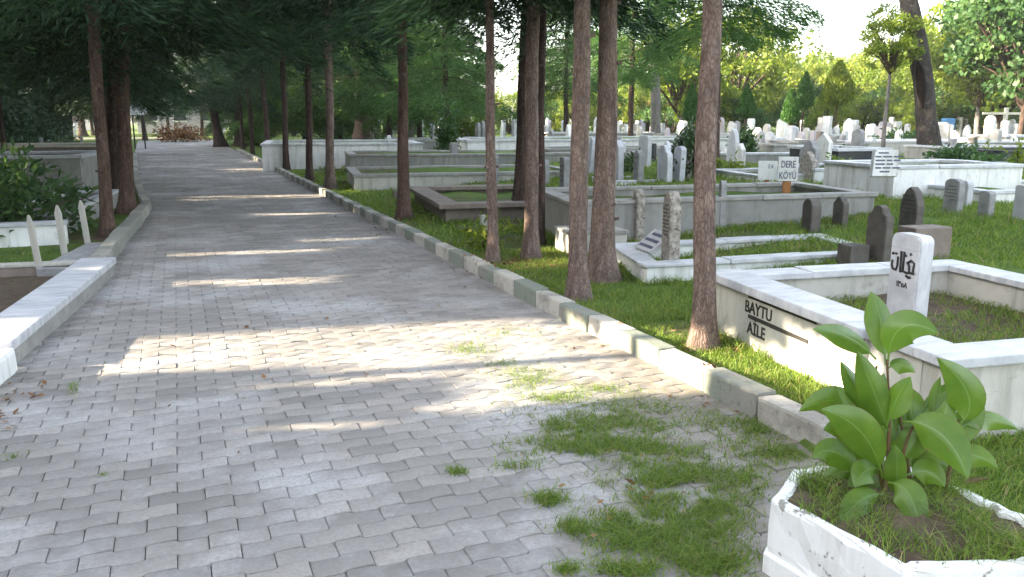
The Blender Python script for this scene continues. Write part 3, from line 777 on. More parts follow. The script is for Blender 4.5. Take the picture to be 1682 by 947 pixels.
# the leaning tree with the split trunk
b = GP(1527, 263); d = dep(b)
pp = [(1530, 268), (1527, 240), (1522, 200), (1519, 160), (1513, 110), (1505, 60), (1493, 5), (1478, -60), (1465, -130)]
path = [PT(a, c, d) - b for a, c in pp]
rad = [.42, .34, .30, .29, .28, .26, .24, .21, .18]
def smooth_path(path, rad, k=5):
    P2, R2 = [], []
    for i in range(len(path) - 1):
        for j in range(k):
            t = j / k
            P2.append(path[i].lerp(path[i + 1], t)); R2.append(rad[i] * (1 - t) + rad[i + 1] * t)
    P2.append(path[-1]); R2.append(rad[-1])
    for _ in range(3): P2 = [P2[0]] + [(P2[i - 1] + P2[i] * 2 + P2[i + 1]) / 4 for i in range(1, len(P2) - 1)] + [P2[-1]]
    return P2, R2
p2, r2 = smooth_path(path, rad)
t = empty('leaning_tree', b, 'big dark trunk leaning left with a black split, among the far headstones', 'tree')
obj('trunk', tubes_mesh('trunk', [tube(p2, r2, 18, .06, 5)]), M['blackbark'], t)
cp = [PT(a, c, d - .30) - b for a, c in ((1508, 100), (1511, 118), (1513, 150), (1515, 178))]
obj('trunk_hollow', tubes_mesh('trunk_hollow', [tube(cp, [.02, .12, .13, .03], 8, .1, 3)]), M['hollow'], t)  # solid dark lump painted as the shaded inside of the split
o = obj('crown', BRO[0][0], None, t, path[-1] + Vector((0, 0, .6))); o.scale = (1.5, 1.5, 1.2)
BRO[0][0].materials.append(M['broadleaf']); BRO[1][0].materials.append(M['broadleaf']); BRO[2][0].materials.append(M['broadleaf'])
FT = 'sunlit trees closing the far side of the cemetery'
lab_far = 'leafy tree in the sunlit wall of foliage behind the far headstones'
far = [(1120, 50, 3.0, 1.2, 1), (1200, 62, 2.6, 1.5, 2), (1260, 75, 2.4, 1.2, 0), (1330, 84, 2.2, 1.2, 1), (1400, 80, 2.0, 1.2, 2), (1300, 100, 2, 1.5, 2), (1445, 96, 2, 1.5, 1), (1365, 104, 2, 1.5, 0), (1510, 66, 1.6, 1.2, 0), (1160, 64, 1.6, 1.1, 2), (1465, 72, 2.2, 1.35, 0), (1560, 58, 2.6, 1.35, 1), (1640, 52, 2.6, 1.5, 2), (1720, 48, 2.8, 1.6, 0), (1790, 52, 2.6, 1.6, 1), (1590, 90, 2.2, 1.5, 2), (1150, 85, 2.0, 1.5, 0), (1060, 80, 2.4, 1.5, 2), (980, 75, 2.2, 1.5, 1), (915, 90, 2.2, 1.4, 0), (760, 78, 2.2, 1.2, 1), (680, 78, 2.2, 1.6, 0), (600, 84, 2.2, 1.6, 1), (520, 80, 2.2, 1.5, 2), (440, 90, 2.2, 1.4, 0), (1680, 100, 2.2, 2.0, 0)]
for i, (px_, dist, th, s, v) in enumerate(far):
    p = PT(px_, 195, dist)
    broad(p.x, p.y, zg(p.x, p.y), th * .55, .2, v, s * 1.1, i * 1.1, lab_far, FT, leaf='broadleaf' if (px_ > 1050) else 'midleaf')
for i in range(34):
    px_ = 420 + i * 38 + random.uniform(-14, 14); dist = random.uniform(52, 66) if px_ > 1080 else random.uniform(62, 74)
    p = PT(px_, 200, dist); s_ = random.uniform(.5, .85)
    broad(p.x, p.y, .2, .25, .1, i % 3, s_, i * .9, 'leafy shrub in the band of greenery along the far edge', 'shrubs along the far edge', leaf='broadleaf' if i % 3 else 'midleaf', name='leafy_shrub')
# individual nearer trees
p = GP(1449, 262); broad(p.x, p.y, p.z, 2.6, .07, 1, .36, .4, 'young thin-stemmed tree standing behind the white tomb with slanted stone', leaf='broadleaf')
p = PT(1680, 180, 36); broad(p.x, p.y, zg(p.x, p.y), 2.2, .12, 3, 1.3, 2.2, 'dense green tree overhanging the top right corner', leaf='midleaf', wood='darkbark')
p = PT(1610, 180, 50); broad(p.x, p.y, zg(p.x, p.y), 2.2, .16, 3, 1.2, 1.2, 'green tree just right of the leaning trunk', leaf='broadleaf')
b = GP(1077, 231)
broad(b.x, b.y, b.z, 7.5, .27, 2, 1.2, 3.1, 'tall pale grey trunk rising behind the long white wall', leaf='midleaf', trunk=trunk_mesh(9, .27, .18, (-.6, 0), .1, 77, 14, 2), cz=7.2)
# hanging branch of pine at the top, right of the nearest trunk
# topiary cypresses on thin stems
def topiary_mesh(seed, rx, h, taper):
    r = np.random.default_rng(seed); n = 5200
    z = r.uniform(0, 1, n); q = r.uniform(0, 6.283, n)
    prof = np.where(z < .14, z / .14, 1 - ((z - .14) / .86) ** taper) * .96 + .05
    rr = rx * prof * (.80 + .24 * r.random(n)) * (1 + .08 * np.sin(3 * q + z * 9))
    C = np.stack([np.cos(q) * rr, np.sin(q) * rr, z * h], 1)
    U = unit(np.stack([np.cos(q) * .4, np.sin(q) * .4, np.ones(n)], 1) + r.normal(0, .35, (n, 3))) * r.uniform(.10, .24, (n, 1)) * h / 2.2
    W = unit(np.cross(U, r.normal(0, 1, (n, 3)))) * r.uniform(.05, .09, (n, 1)) * h / 2.0
    return leaf_mesh('topiary_crown', C, U, W, np.clip(r.normal(.5, .22, n), 0, 1))
TG = 'clipped cone trees on bare stems'
for i, (px_, y0, y1, yb, w, tp, lab, mt) in enumerate([(1133, 138, 200, 243, 23, 1.7, 'dark clipped cone tree close to the left side of the nearest trunk', 'topiary'), (1222, 137, 193, 246, 24, 1.6, 'dark clipped cone tree just right of the nearest trunk', 'topiary'), (1293, 147, 202, 248, 24, 1.6, 'smallest dark clipped cone tree above the tall white headstone', 'topiary'), (1317, 118, 180, 232, 25, 1.5, 'taller blue-green cone tree half behind the smallest one', 'topiary'), (1370, 100, 174, 232, 44, 1.9, 'broad light green clipped cone tree, largest of the row', 'broadleaf')]):
    b = GP(px_, yb); d = dep(b)
    z0, z1 = HT(b.x, b.y, y0) - b.z, HT(b.x, b.y, y1) - b.z
    t = empty('topiary_tree', b, lab, 'topiary tree', TG)
    obj('trunk', trunk_mesh(z1 + .3, .05, .035, (0, 0), .04, 300 + i, 8, 0, .2, 10), M['darkbark'], t)
    obj('crown', topiary_mesh(400 + i, w * d / F / 2 * 1.15, z0 - z1, tp), M[mt], t, (0, 0, z1))

# bushes
def bush(name, b, rx, rz, n, leaf, label, mat='bushleaf', seed=1, asp=.42, stems=7, cl=26, group=None):
    r = np.random.default_rng(seed)
    t = empty(name, b, label, 'bush', group)
    cc = unit(r.normal(0, 1, (cl, 3))) * r.uniform(.3, 1, (cl, 1)) * np.array([rx, rx, rz]); cc[:, 2] = np.abs(cc[:, 2]) * .95 + rz * .12
    k = r.integers(0, cl, n)
    C = cc[k] + r.normal(0, 1, (n, 3)) * np.array([rx, rx, rz]) * .17
    C = C[C[:, 2] > .02]; n = len(C)
    out = unit(C + r.normal(0, .3, (n, 3)) * rx)
    U = unit(out + np.array([0, 0, -.3]) + r.normal(0, .45, (n, 3))) * leaf * r.uniform(.6, 1.3, (n, 1))
    W = unit(np.cross(U, r.normal(0, 1, (n, 3)) + np.array([0, 0, 1.2]))) * leaf * asp * r.uniform(.7, 1.2, (n, 1))
    obj('foliage', leaf_mesh('foliage', C, U, W, np.clip(r.normal(.45, .25, n), 0, 1)), M[mat], t)
    st = []
    for i in range(stems):
        e = Vector(cc[i]); st.append(tube([Vector((e.x * .1, e.y * .1, -.03)), e * .45 + Vector((0, 0, .1)), e], [.014, .01, .004], 6, .05, i))
    obj('stem', tubes_mesh('stem', st), M['darkbark'], t)
    return t
bush('leafy_bush', Vector((-2.35, 12.9, .05)), 1.0, 1.25, 3000, .17, 'large leafy green bush growing behind the low white wall on the left', mat='midleaf', seed=3)
bush('leafy_bush', GP(1130, 293), .42, 1.05, 2000, .13, 'dark green shrub between the nearest trunk and the small pointed stone', seed=4)
bush('sapling', Vector((3.42, 9.3, .06)), .42, .42, 260, .10, 'sprigs of yellow-green leaves round the foot of the slender orange trunk', mat='broadleaf', seed=5, cl=12)
bush('dry_bush', GP(300, 232), 1.9, 1.1, 1500, .26, 'pale brown dry shrub at the end of the avenue', mat='dryleaf', seed=6)
bush('leafy_bush', GP(425, 238), 1.4, 2.2, 1800, .26, 'yellow-green shrub by the white walls at the avenue end', mat='broadleaf', seed=7)
bush('leafy_bush', GP(775, 238), .9, 1.3, 1300, .22, 'small bright shrub behind the white wall, left of the orange trunk', mat='broadleaf', seed=8)
bush('leafy_bush', GP(1222, 262), .55, .8, 900, .18, 'small round shrub among the pale headstones right of the nearest trunk', mat='midleaf', seed=9)
bush('leafy_bush', GP(735, 266), .5, 1.6, 1500, .16, 'upright green shrub beside the grey pillar in the middle of the graves', mat='midleaf', seed=10)
bush('leafy_bush', GP(1490, 250), .9, .8, 1200, .2, 'low pale green shrub left of the leaning trunk', mat='midleaf', seed=13)
bush('leafy_bush', GP(105, 246), .9, .7, 900, .2, 'dark low shrub in the back of the left-hand graves', seed=11)
bush('leafy_bush', GP(1580, 285), 1.1, .5, 1600, .2, 'grassy green mound of plants inside the white tomb', mat='midleaf', seed=12)

# ------------------------------------------------------------------ grave enclosures
def enclosure(label, near_left, back_left, near_right, h, mat='plaster', cap='marble', th=.16, capth=.05, over=.025, floor='ground', fz=None, name='grave_enclosure', capw=None, group=None, sides=(1, 1, 1, 1)):
    A = Vector((near_left[0], near_left[1], 0)); B = Vector((back_left[0], back_left[1], 0)); D = Vector((near_right[0], near_right[1], 0))
    Cc = B + (D - A)
    gz = min(zg(A.x, A.y), zg(D.x, D.y)) - .06
    t = empty(name, (A.x, A.y, 0), label, 'grave enclosure', group)
    inv = Vector((-A.x, -A.y, 0))
    u = (D - A).normalized(); v = (B - A).normalized()
    hw = th / 2
    ins = lambda p, a, b: p + inv + u * a * hw + v * b * hw
    corners = [ins(A, 1, 1), ins(D, -1, 1), ins(Cc, -1, -1), ins(B, 1, -1)]
    for i in range(4):
        if not sides[i]: continue
        a, b = corners[i], corners[(i + 1) % 4]
        e = (b - a).normalized()
        mb = MB(); seg_box(mb, a + e * (hw if i % 2 else -hw), b - e * (hw if i % 2 else -hw), th, gz, h - capth, .008, 0, .004)
        mb.build('wall', M[mat], t)
        mb = MB(); cw = (capw or th + 2 * over)
        e2 = cw / 2
        q0, q1 = a + e * (e2 if i % 2 else -e2), b - e * (e2 if i % 2 else -e2)
        LL = (q1 - q0).length; nn = max(1, round(LL / random.uniform(.65, 1.0))) if cap != 'brownstone' else 2
        for k in range(nn):
            r0, r1 = q0.lerp(q1, k / nn), q0.lerp(q1, (k + 1) / nn); dz = random.gauss(0, .0022)
            seg_box(mb, r0, r1, cw + random.gauss(0, .004), h - capth + .001, h + dz, .007, -.007, .004)
        mb.build('coping', M[cap], t)
    if floor:
        z = fz if fz is not None else h - .2
        me = bpy.data.meshes.new('soil')
        q = [c for c in corners]
        N = 8; V = []; Fc = []
        for i in range(N + 1):
            for j in range(N + 1):
                p = q[0].lerp(q[1], i / N).lerp(q[3].lerp(q[2], i / N), j / N)
                V.append((p.x, p.y, z + .03 * math.sin(i * 1.3 + A.x) * math.sin(j * 1.1 + A.y) + random.uniform(-.01, .01)))
        for i in range(N):
            for j in range(N):
                a = i * (N + 1) + j; Fc.append((a, a + N + 1, a + N + 2, a + 1))
        me.from_pydata(V, [], Fc)
        obj('soil', me, M[floor], t)
    return t
# the lettered family grave on the right
E1T = enclosure('nearest white-capped family grave on the right, with black lettering on its road-side wall', E1[0], E1[1], E1[3], .49, 'plaster', 'marble', .17, .05, .035, 'soil', .26)
# thicker lettered stretch of the road-side wall, with its own wider coping slab
def wall_pt(t): return Vector((E1[0][0] + (E1[1][0] - E1[0][0]) * t, E1[0][1] + (E1[1][1] - E1[0][1]) * t, 0))
wv = (Vector((*E1[1], 0)) - Vector((*E1[0], 0))).normalized(); wl = math.hypot(E1[1][0] - E1[0][0], E1[1][1] - E1[0][1])
off = Vector((-wv.y, wv.x, 0))
base1 = Vector((E1[0][0], E1[0][1], 0))
mb = MB(); seg_box(mb, wall_pt(.245) + off * .012 - base1, wall_pt(1.0) + off * .012 - base1, .03, 0.0, .436, .004, 0, .002); mb.build('facing', M['plaster'], E1T)
mb = MB(); seg_box(mb, wall_pt(.24) - off * .07 - base1, wall_pt(1.01) - off * .07 - base1, .30, .437, .497, .008, 0, .003); mb.build('coping_slab', M['marble'], E1T)
mb = MB(); mb.box((0, 0, 0), (.78, .004, .018), 0, 0); mb.box((-.03, 0, -.135), (.70, .004, .026), 0, 0)
ang = math.atan2(-wv.y, -wv.x)
pz = wall_pt(.60) + off * .031 - base1
oo = mb.build('plaque_band', M['letter'], E1T, loc=(pz.x, pz.y, .415)); oo.rotation_euler = (0, 0, ang)
def text(body, size, loc, rz, mat, parent, ext=.002, ax='LEFT', rx=R(90), name='lettering', sx=1.0):
    c = bpy.data.curves.new('lettering', 'FONT'); c.body = body; c.size = size; c.extrude = ext; c.align_x = ax; c.offset = size * .012
    c.resolution_u = 3
    tmp = bpy.data.objects.new('lettering', c); COL.objects.link(tmp)
    me = bpy.data.meshes.new_from_object(tmp.evaluated_get(bpy.context.evaluated_depsgraph_get()))
    bpy.data.objects.remove(tmp)
    me.materials.clear()
    o = obj(name, me, M[mat], parent, loc)
    o.rotation_euler = (rx, 0, rz); o.scale = (sx, 1, 1)
    return o
p0 = wall_pt(.785) + off * .031 - base1
text('BAYTU', .115, (p0.x, p0.y, .305), ang, 'letter', E1T, sx=.95)
p0 = wall_pt(.765) + off * .031 - base1
text('AİLE', .115, (p0.x, p0.y, .165), ang, 'letter', E1T, sx=.95)

E = lambda px_, py_, z: G(px_, py_, z)
def along(p, v, L): return (p[0] + v[0] * L, p[1] + v[1] * L)
c2 = (4.06, 6.68)
enclosure('small white-capped grave behind the nearest one, holding the two slender mottled stones', c2, (4.40, 7.95), (6.75, 6.45), .25, 'white', 'marble', .13, .04, .03, None, capw=.2)
c3 = (4.39, 9.03)
enclosure('tall grey-walled grave with a long pale coping behind the mottled stones', c3, (4.80, 11.0), (8.75, 8.55), .62, 'greyplaster', 'concrete', .16, .05, .03, 'ground', .50)
c = (4.09, 8.35)
enclosure('low pale box grave in front of the tall grey wall, between the trunks', c, (4.16, 8.95), (4.75, 8.25), .34, 'plaster', 'concrete', .08, .04, .02, 'soil', .25)
# brown slab tomb
c4 = (3.72, 11.95); b4 = (4.14, 15.3); d4 = (5.9, 11.65)
enclosure('brown stone tomb with wide brown coping beside the single trunk', c4, b4, d4, .34, 'brownstone', 'brownstone', .10, .07, .05, 'ground', .22, capw=.34)
c5 = GP(582, 313)
enclosure('long pale grave wall with dark coping behind the single trunk', c5, along(c5, GV, 3.0), along(c5, EV, 5.2), HT(c5.x, c5.y, 286), 'plaster', 'concrete', .16, .07, .03, 'ground', .36)
c6 = GP(578, 292)
enclosure('weathered brown-grey grave wall in the middle, behind the long pale one', along(c6, GV, .6), along(c6, GV, 3.4), along(c6, EV, 8.5), .66, 'greyplaster', 'concrete', .16, .06, .03, 'ground', .6)
c7 = GP(432, 280)
enclosure('white walled grave at the far bend of the kerb', c7, along(c7, GV, 5), along(c7, EV, 5.0), HT(c7.x, c7.y, 236), 'white', 'marble', .18, .06, .04, 'ground', .6)
c8 = GP(768, 262)
enclosure('long high white wall with pale coping behind the orange trunk', c8, along(c8, GV, 4), along(c8, EV, 11.5), HT(c8.x, c8.y, 229), 'white', 'marble', .2, .07, .05, 'ground', .9)
bt = GP(1465, 327)
BT = enclosure('big bright white tomb carrying the slanted inscribed stone', bt, along(bt, GV, 1.75), along(bt, EV, 2.35), bt.z + .50, 'white', 'marble', .2, .05, .03, 'ground', bt.z + .40)
p = GP(1245, 300); enclosure('low white-edged grave behind the board on the orange post', p, along(p, GV, 2.0), along(p, EV, 2.6), p.z + 0.15, 'white', 'marble', .12, .04, .02, 'ground', p.z + 0.07)
p = GP(1338, 300); enclosure('low white box grave left of the big white tomb', p, along(p, GV, 1.6), along(p, EV, 1.3), p.z + 0.27, 'white', 'marble', .14, .05, .03, 'ground', p.z + 0.19)
p = GP(1190, 268); enclosure('grey and white low grave frame right of the nearest trunk', p, along(p, GV, 2.5), along(p, EV, 4.0), p.z + 0.28, 'greyplaster', 'marble', .14, .06, .03, 'ground', p.z + 0.20)
p = GP(1005, 306); enclosure('thin white grave frame in the grass behind the mottled stones', p, along(p, GV, 1.2), along(p, EV, 4.3), p.z + 0.12, 'white', 'marble', .1, .05, .01, 'ground', p.z + 0.04)
p = GP(1020, 322); 
p = GP(1375, 281); enclosure('white-coped grave left of the slanted stone, its shaded recess built as black walls', p, along(p, GV, 2.0), along(p, EV, 1.35), p.z + 0.52, 'blackstone', 'marble', .14, .07, .05, 'ground', p.z + 0.44)  # black walls stand in for the shade of the recess under the coping
p = GP(1645, 275); enclosure('black stone grave at the right edge, behind the grey headstone', p, along(p, GV, 2.0), along(p, EV, 3.2), p.z + 0.42, 'blackstone', 'blackstone', .14, .06, .02, 'ground', p.z + 0.34)
p = GP(1618, 336); enclosure('low white kerbed grave at the right edge beyond the grass', p, along(p, GV, 1.6), along(p, EV, 2.4), p.z + 0.20, 'white', 'marble', .12, .05, .02, 'ground', p.z + 0.12)
p = GP(900, 262); enclosure('low grey grave wall in front of the long white wall', p, along(p, GV, 2.0), along(p, EV, 4.6), p.z + 0.33, 'greyplaster', 'concrete', .14, .06, .02, 'ground', p.z + 0.25)
FG = 'low grave frames far across the field'
for px_, py_, L, h in [(1115, 246, 4, .5), (1180, 236, 3, .5), (1270, 262, 3.2, .45), (1310, 258, 3, .5), (1400, 258, 3.4, .5), (1480, 256, 3, .5), (1560, 268, 2.6, .45), (1590, 258, 3, .5), (1230, 252, 3, .45), (1650, 250, 4, .6), (1430, 240, 4, .5), (1340, 240, 4, .5), (680, 252, 4, .5), (900, 240, 5, .6), (960, 238, 5, .5), (640, 246, 4, .5)]:
    p = GP(px_, py_); enclosure('low pale grave frame far across the field of headstones', p, along(p, GV, 1.8), along(p, EV, L), zg(p.x, p.y) + h, random.choice(['plaster', 'greyplaster', 'greyplaster']), random.choice(['greymarble', 'concrete', 'marble']), .16, .06, .03, 'ground', zg(p.x, p.y) + h - .1, group=FG)

# left side of the road
LA, LB = Vector((-1.10, 6.02, 0)), Vector((-.69, 9.42, 0))
lv = (LB - LA).normalized(); lo = Vector((-lv.y, lv.x, 0))
t = empty('planting_bed', (LA.x, LA.y, 0), 'long white-topped planting bed at the left edge of the road', 'planting bed')
mb = MB(); seg_box(mb, lo * .11, LB - LA + lo * .11, .20, -.04, .115, .006, 0, .003); mb.build('wall', M['concrete'], t)
mb = MB(); seg_box(mb, lo * .16 - lv * .02, LB - LA + lo * .16 + lv * .02, .34, .116, .185, .012, 0, .004); mb.build('coping', M['marble'], t)
mb = MB(); q = LB - LA + lo * .34 - lv * .07; seg_box(mb, q, q + lo * 2.6, .14, .0, .14, .01, 0, .004); mb.build('end_wall', M['brownstone'], t)
mb = MB(); seg_box(mb, q, q + lo * 2.6, .16, .141, .172, .006, 0, .003); mb.build('end_coping', M['wood'], t)
V = []; 
me = bpy.data.meshes.new('soil'); a = lo * .3; b_ = LB - LA + lo * .3
me.from_pydata([tuple(a + Vector((0, 0, .05))), tuple(b_ + Vector((0, 0, .05))), tuple(b_ + lo * 2.6 + Vector((0, 0, .05))), tuple(a + lo * 2.6 + Vector((0, 0, .05)))], [], [(0, 1, 2, 3)])
obj('soil', me, M['soil'], t)
mb = MB(); A2 = LA - lv * .03; seg_box(mb, A2 - lv * 1.6 + lo * .17, A2 + lo * .13, .34, -.04, .15, .035, 0, .01)
tag(mb.build('kerb_block', M['white']), 'white painted kerb block at the very left edge, next to the planting bed', 'kerb block')
# three white stakes
def stake(px_, py_, ty, w, tilt, label):
    b = Vector((*G(px_, py_, .08), .03)); d = dep(b); h = HT(b.x, b.y, ty) - .03; ww = w * d / F
    bm = bmesh.new(); pr = [(-ww / 2, 0), (ww / 2, 0), (ww / 2, h * .86), (ww * .12, h), (-ww * .12, h), (-ww / 2, h * .86)]
    f = bm.faces.new([bm.verts.new((x, -.014, z)) for x, z in pr])
    r = bmesh.ops.extrude_face_region(bm, geom=[f]); bmesh.ops.translate(bm, vec=(0, .028, 0), verts=[v for v in r['geom'] if isinstance(v, bmesh.types.BMVert)])
    bmesh.ops.recalc_face_normals(bm, faces=bm.faces); bmesh.ops.bevel(bm, geom=bm.edges[:], offset=.003, segments=1, affect='EDGES')
    me = bpy.data.meshes.new('stake'); bm.to_mesh(me); bm.free()
    o = obj('grave_stake', me, M['wood'], None, b); o.rotation_euler = (R(2), tilt, R(-10))
    tag(o, label, 'grave stake', 'pointed white stakes by the slab')
stake(67, 447, 352, 10, R(-4), 'nearest and leftmost of the three pointed white stakes')
stake(107, 420, 336, 10, R(-2), 'middle one of the three pointed white stakes')
stake(145, 402, 328, 9, R(-3), 'farthest of the three pointed white stakes, nearest the front left trunk')
# grey slab, low walls and frames on the left
mb = MB(); a = Vector((*G(90, 440, .13), 0)); b_ = Vector((*G(168, 397, .13), 0)); seg_box(mb, a, b_, .34, .02, .13, .01, 0, .006)
tag(mb.build('stone_slab', M['greystone']), 'flat grey slab lying beside the left kerb near the stakes', 'stone slab')
pa, pb = Vector((*G(-40, 405, .05), 0)), Vector((*G(112, 397, .05), 0))
def low_wall(name, a, b, w, h, label, mat, cap, lift=.03):
    t = empty(name, (a.x, a.y, 0), label, 'low wall'); mb = MB(); seg_box(mb, a - a, b - a, w, 0, h - .05, .008, 0, .004); mb.build('wall', M[mat], t)
    mb = MB(); seg_box(mb, a - a, b - a, w + .06, h - .049, h, .008, .04, .003); mb.build('coping', M[cap], t)
low_wall('low_wall', pa, pb, .14, .33, 'low white marble wall below the leafy bush on the left', 'white', 'greymarble')
a = Vector((*G(112, 382, .05), 0)); b_ = Vector((*G(196, 336, .05), 0))
enclosure('small white-coped grave frame behind the front left trunk', a, (b_.x, b_.y), (a.x - .9, a.y + .1), .34, 'greyplaster', 'marble', .12, .05, .04, 'soil', .2, name='grave_enclosure')
a = Vector((*G(136, 312, .05), 0))
enclosure('grey box tomb behind the bush on the left', (a.x - 2.6, a.y + .2), (a.x - 2.2, a.y + 3.2), (a.x, a.y), .82, 'greyplaster', 'greymarble', .2, .07, .05, 'soil', .72)
a = Vector((*G(70, 262, .05), 0))
enclosure('low brown walled grave in the back left with dry leaves', (a.x - 3, a.y), (a.x - 2.6, a.y + 4), (a.x + 2.6, a.y - .3), .6, 'brownstone', 'cream', .2, .08, .05, 'soil', .5)

# ------------------------------------------------------------------ headstones
def profile(kind, w, h):
    hw = w / 2; P = [(-hw, 0), (hw, 0)]
    arc = lambda cx, cz, r, a0, a1, n, sz=1: [(cx + r * math.cos(R(a0 + (a1 - a0) * i / n)), cz + sz * r * math.sin(R(a0 + (a1 - a0) * i / n))) for i in range(n + 1)]
    if kind == 'round': P += arc(0, h - hw, hw, 0, 180, 14)
    elif kind == 'arch': P += arc(0, h - hw * .5, hw, 0, 180, 14, .5)
    elif kind == 'flat': P += arc(hw - w * .18, h - w * .18, w * .18, 0, 90, 5) + arc(-hw + w * .18, h - w * .18, w * .18, 90, 180, 5)
    elif kind == 'square': P += [(hw, h), (-hw, h)]
    elif kind == 'point': P += [(hw, h - w * .75), (hw * .8, h - w * .42), (hw * .45, h - w * .15), (0, h), (-hw * .45, h - w * .15), (-hw * .8, h - w * .42), (-hw, h - w * .75)]
    elif kind == 'gable': P += [(hw, h - w * .42), (0, h), (-hw, h - w * .42)]
    elif kind == 'shoulder': P += [(hw, h - w * .38), (hw * .72, h - w * .34)] + arc(0, h - w * .34, hw * .62, 22, 158, 10, .98 * .34 * 2 / .62 * .5 / .5 * .5) + [(-hw * .72, h - w * .34), (-hw, h - w * .38)]
    elif kind == 'ogee': P += [(hw, h - w * .5), (hw * .95, h - w * .36), (hw * .62, h - w * .28), (hw * .5, h - w * .12), (hw * .2, h - w * .03), (0, h), (-hw * .2, h - w * .03), (-hw * .5, h - w * .12), (-hw * .62, h - w * .28), (-hw * .95, h - w * .36), (-hw, h - w * .5)]
    return P
def slab_mesh(P, th, bev=.006, back=0.0):
    bm = bmesh.new()
    f = bm.faces.new([bm.verts.new((x, -th / 2, z)) for x, z in P])
    r = bmesh.ops.extrude_face_region(bm, geom=[f])
    vs = [v for v in r['geom'] if isinstance(v, bmesh.types.BMVert)]
    bmesh.ops.translate(bm, vec=(0, th, 0), verts=vs)
    bmesh.ops.recalc_face_normals(bm, faces=bm.faces)
    if bev: bmesh.ops.bevel(bm, geom=[e for e in bm.edges if e.calc_face_angle(0) > .5], offset=bev, segments=2, affect='EDGES')
    if back:
        for v in bm.verts: v.co.y += back * v.co.z
    me = bpy.data.meshes.new('headstone'); bm.to_mesh(me); bm.free()
    return me
FACE = math.atan2(-EV.y, -EV.x) + math.pi / 2           # local -Y looks to the road
def headstone(px_, by, ty, wpx, kind, mat, label, th=.09, z=None, rz=0.0, tilt=0.0, group=None, fore=.70, name='headstone', base=None, lines=0, lmat='letter'):
    if z is None: b = GP(px_, by)
    else: b = Vector((*G(px_, by, z), z))
    d = dep(b); h = HT(b.x, b.y, ty) - b.z; w = wpx * d / F / fore
    t = empty(name, b, label, 'headstone', group, FACE + rz)
    o = obj('stone', slab_mesh(profile(kind, w, h + .05), th, min(.008, w * .04)), M[mat], t, (0, 0, -.05)); o.rotation_euler = (tilt, 0, 0)
    if lines:
        mb = MB(); r = random.Random(int(px_))
        for i in range(lines):
            zz = h * (.78 - .5 * i / max(1, lines)); x = -w * .36
            while x < w * .34:
                l = r.uniform(.08, .2) * w
                if r.random() < .85: mb.box((x + l / 2, -th / 2 - .001, zz), (min(l, w * .36 - x), .004, h * .028), 0, 0)
                x += l + w * .05
        o2 = mb.build('inscription', M[lmat], t); o2.rotation_euler = (tilt, 0, 0)
    if base:
        mb = MB(); mb.box((0, 0, base / 2 - .03), (w * 1.3, th * 2.2, base + .06), 0, .006); mb.build('plinth', M[mat], t)
    return t, w, h
# the white stone with Arabic script
ht, w, h = headstone(1485, 545, 384, 47, 'flat', 'marble', 'tall white headstone with rounded corners and black Arabic script, behind the leafy plant', .105, z=.26, fore=.70)
def stroke(parent, pts, r=.007, name='script', y=-.054):
    V, Fc = [], []
    p3 = [Vector((x, y, z)) for x, z in pts]
    v, f = tube(p3, [r] * len(p3), 6, 0, 1)
    return (v, f)
sw, sz0 = w, h * .68
def S(*pp): return [(x * sw, sz0 + z * .11) for x, z in pp]
strk = [S((-.38, .25), (-.40, -.05), (-.34, -.28), (-.24, -.30), (-.20, -.05), (-.20, .5)), S((-.10, .85), (-.09, -.28)), S((.0, .85), (.0, -.28), (-.10, -.34)),
        S((.0, -.28), (.12, -.34), (.22, -.28), (.40, -.30)), S((.22, -.28), (.20, .1), (.12, .28)), S((.34, -.3), (.36, .3), (.24, .42), (.18, .3)), S((.12, -.5), (.2, -.58), (.3, -.5)), S((-.28, .62), (-.24, .7)),
        S((.06, .62), (.1, .7)), S((.2, .75), (.25, .8)), S((-.4, .6), (-.33, .66))]
obj('inscription', tubes_mesh('inscription', [stroke(ht, s, .0085) for s in strk]), M['letter'], ht)
text('١٣٥٨', .05, (0, -.0545, h * .47), 0, 'letter', ht, ax='CENTER', name='year_number')
mb = MB(); mb.box((0, -.0535, h * .86), (w * .9, .003, .004), 0, 0); mb.build('groove', M['greymarble'], ht)

headstone(1101, 420, 313, 20, 'point', 'mottled', 'nearer mottled slender headstone with pointed top and pale right side', .12, z=.25, lines=9, lmat='darkstone', fore=.66)
headstone(1047, 392, 310, 15, 'point', 'mottled', 'farther mottled slender headstone with pointed top, left of the nearer one', .11, z=.12, fore=.66)
headstone(1184, 376, 296, 6, 'point', 'greystone', 'thin stone peeping out behind the right side of the nearest trunk', .08, fore=.66)
headstone(1440, 432, 336, 34, 'ogee', 'darkstone', 'dark brown shouldered headstone just left of the white script stone', .09, z=.2, fore=.72)
headstone(1495, 374, 306, 28, 'point', 'darkstone', 'tall dark pointed headstone with carved lines, above the white script stone', .11, lines=5, lmat='blackstone', fore=.7)
headstone(1331, 380, 326, 18, 'round', 'darkstone', 'left one of the small dark rounded headstones in the grass, with pale side', .14, fore=.66)
headstone(1379, 372, 322, 18, 'ogee', 'darkstone', 'right one of the small dark headstones in the grass, with shouldered top', .09, fore=.66)
headstone(1564, 348, 293, 22, 'arch', 'greystone', 'grey carved headstone with bulging flower-like top in front of the white tomb', .10, lines=5, lmat='darkstone', fore=.68)
headstone(1585, 338, 296, 12, 'round', 'greymarble', 'shorter carved grey stone touching the flower-topped one', .10, fore=.7)
headstone(1618, 356, 313, 16, 'arch', 'greystone', 'squat grey-green headstone right of the carved pair in the grass', .10, fore=.7)
headstone(1677, 362, 304, 18, 'flat', 'greymarble', 'pale grey headstone cut by the right edge in the grass', .10, fore=.7)
headstone(1641, 304, 265, 13, 'square', 'greystone', 'plain grey slab stone with pale right side, behind the white tomb', .11, fore=.7)
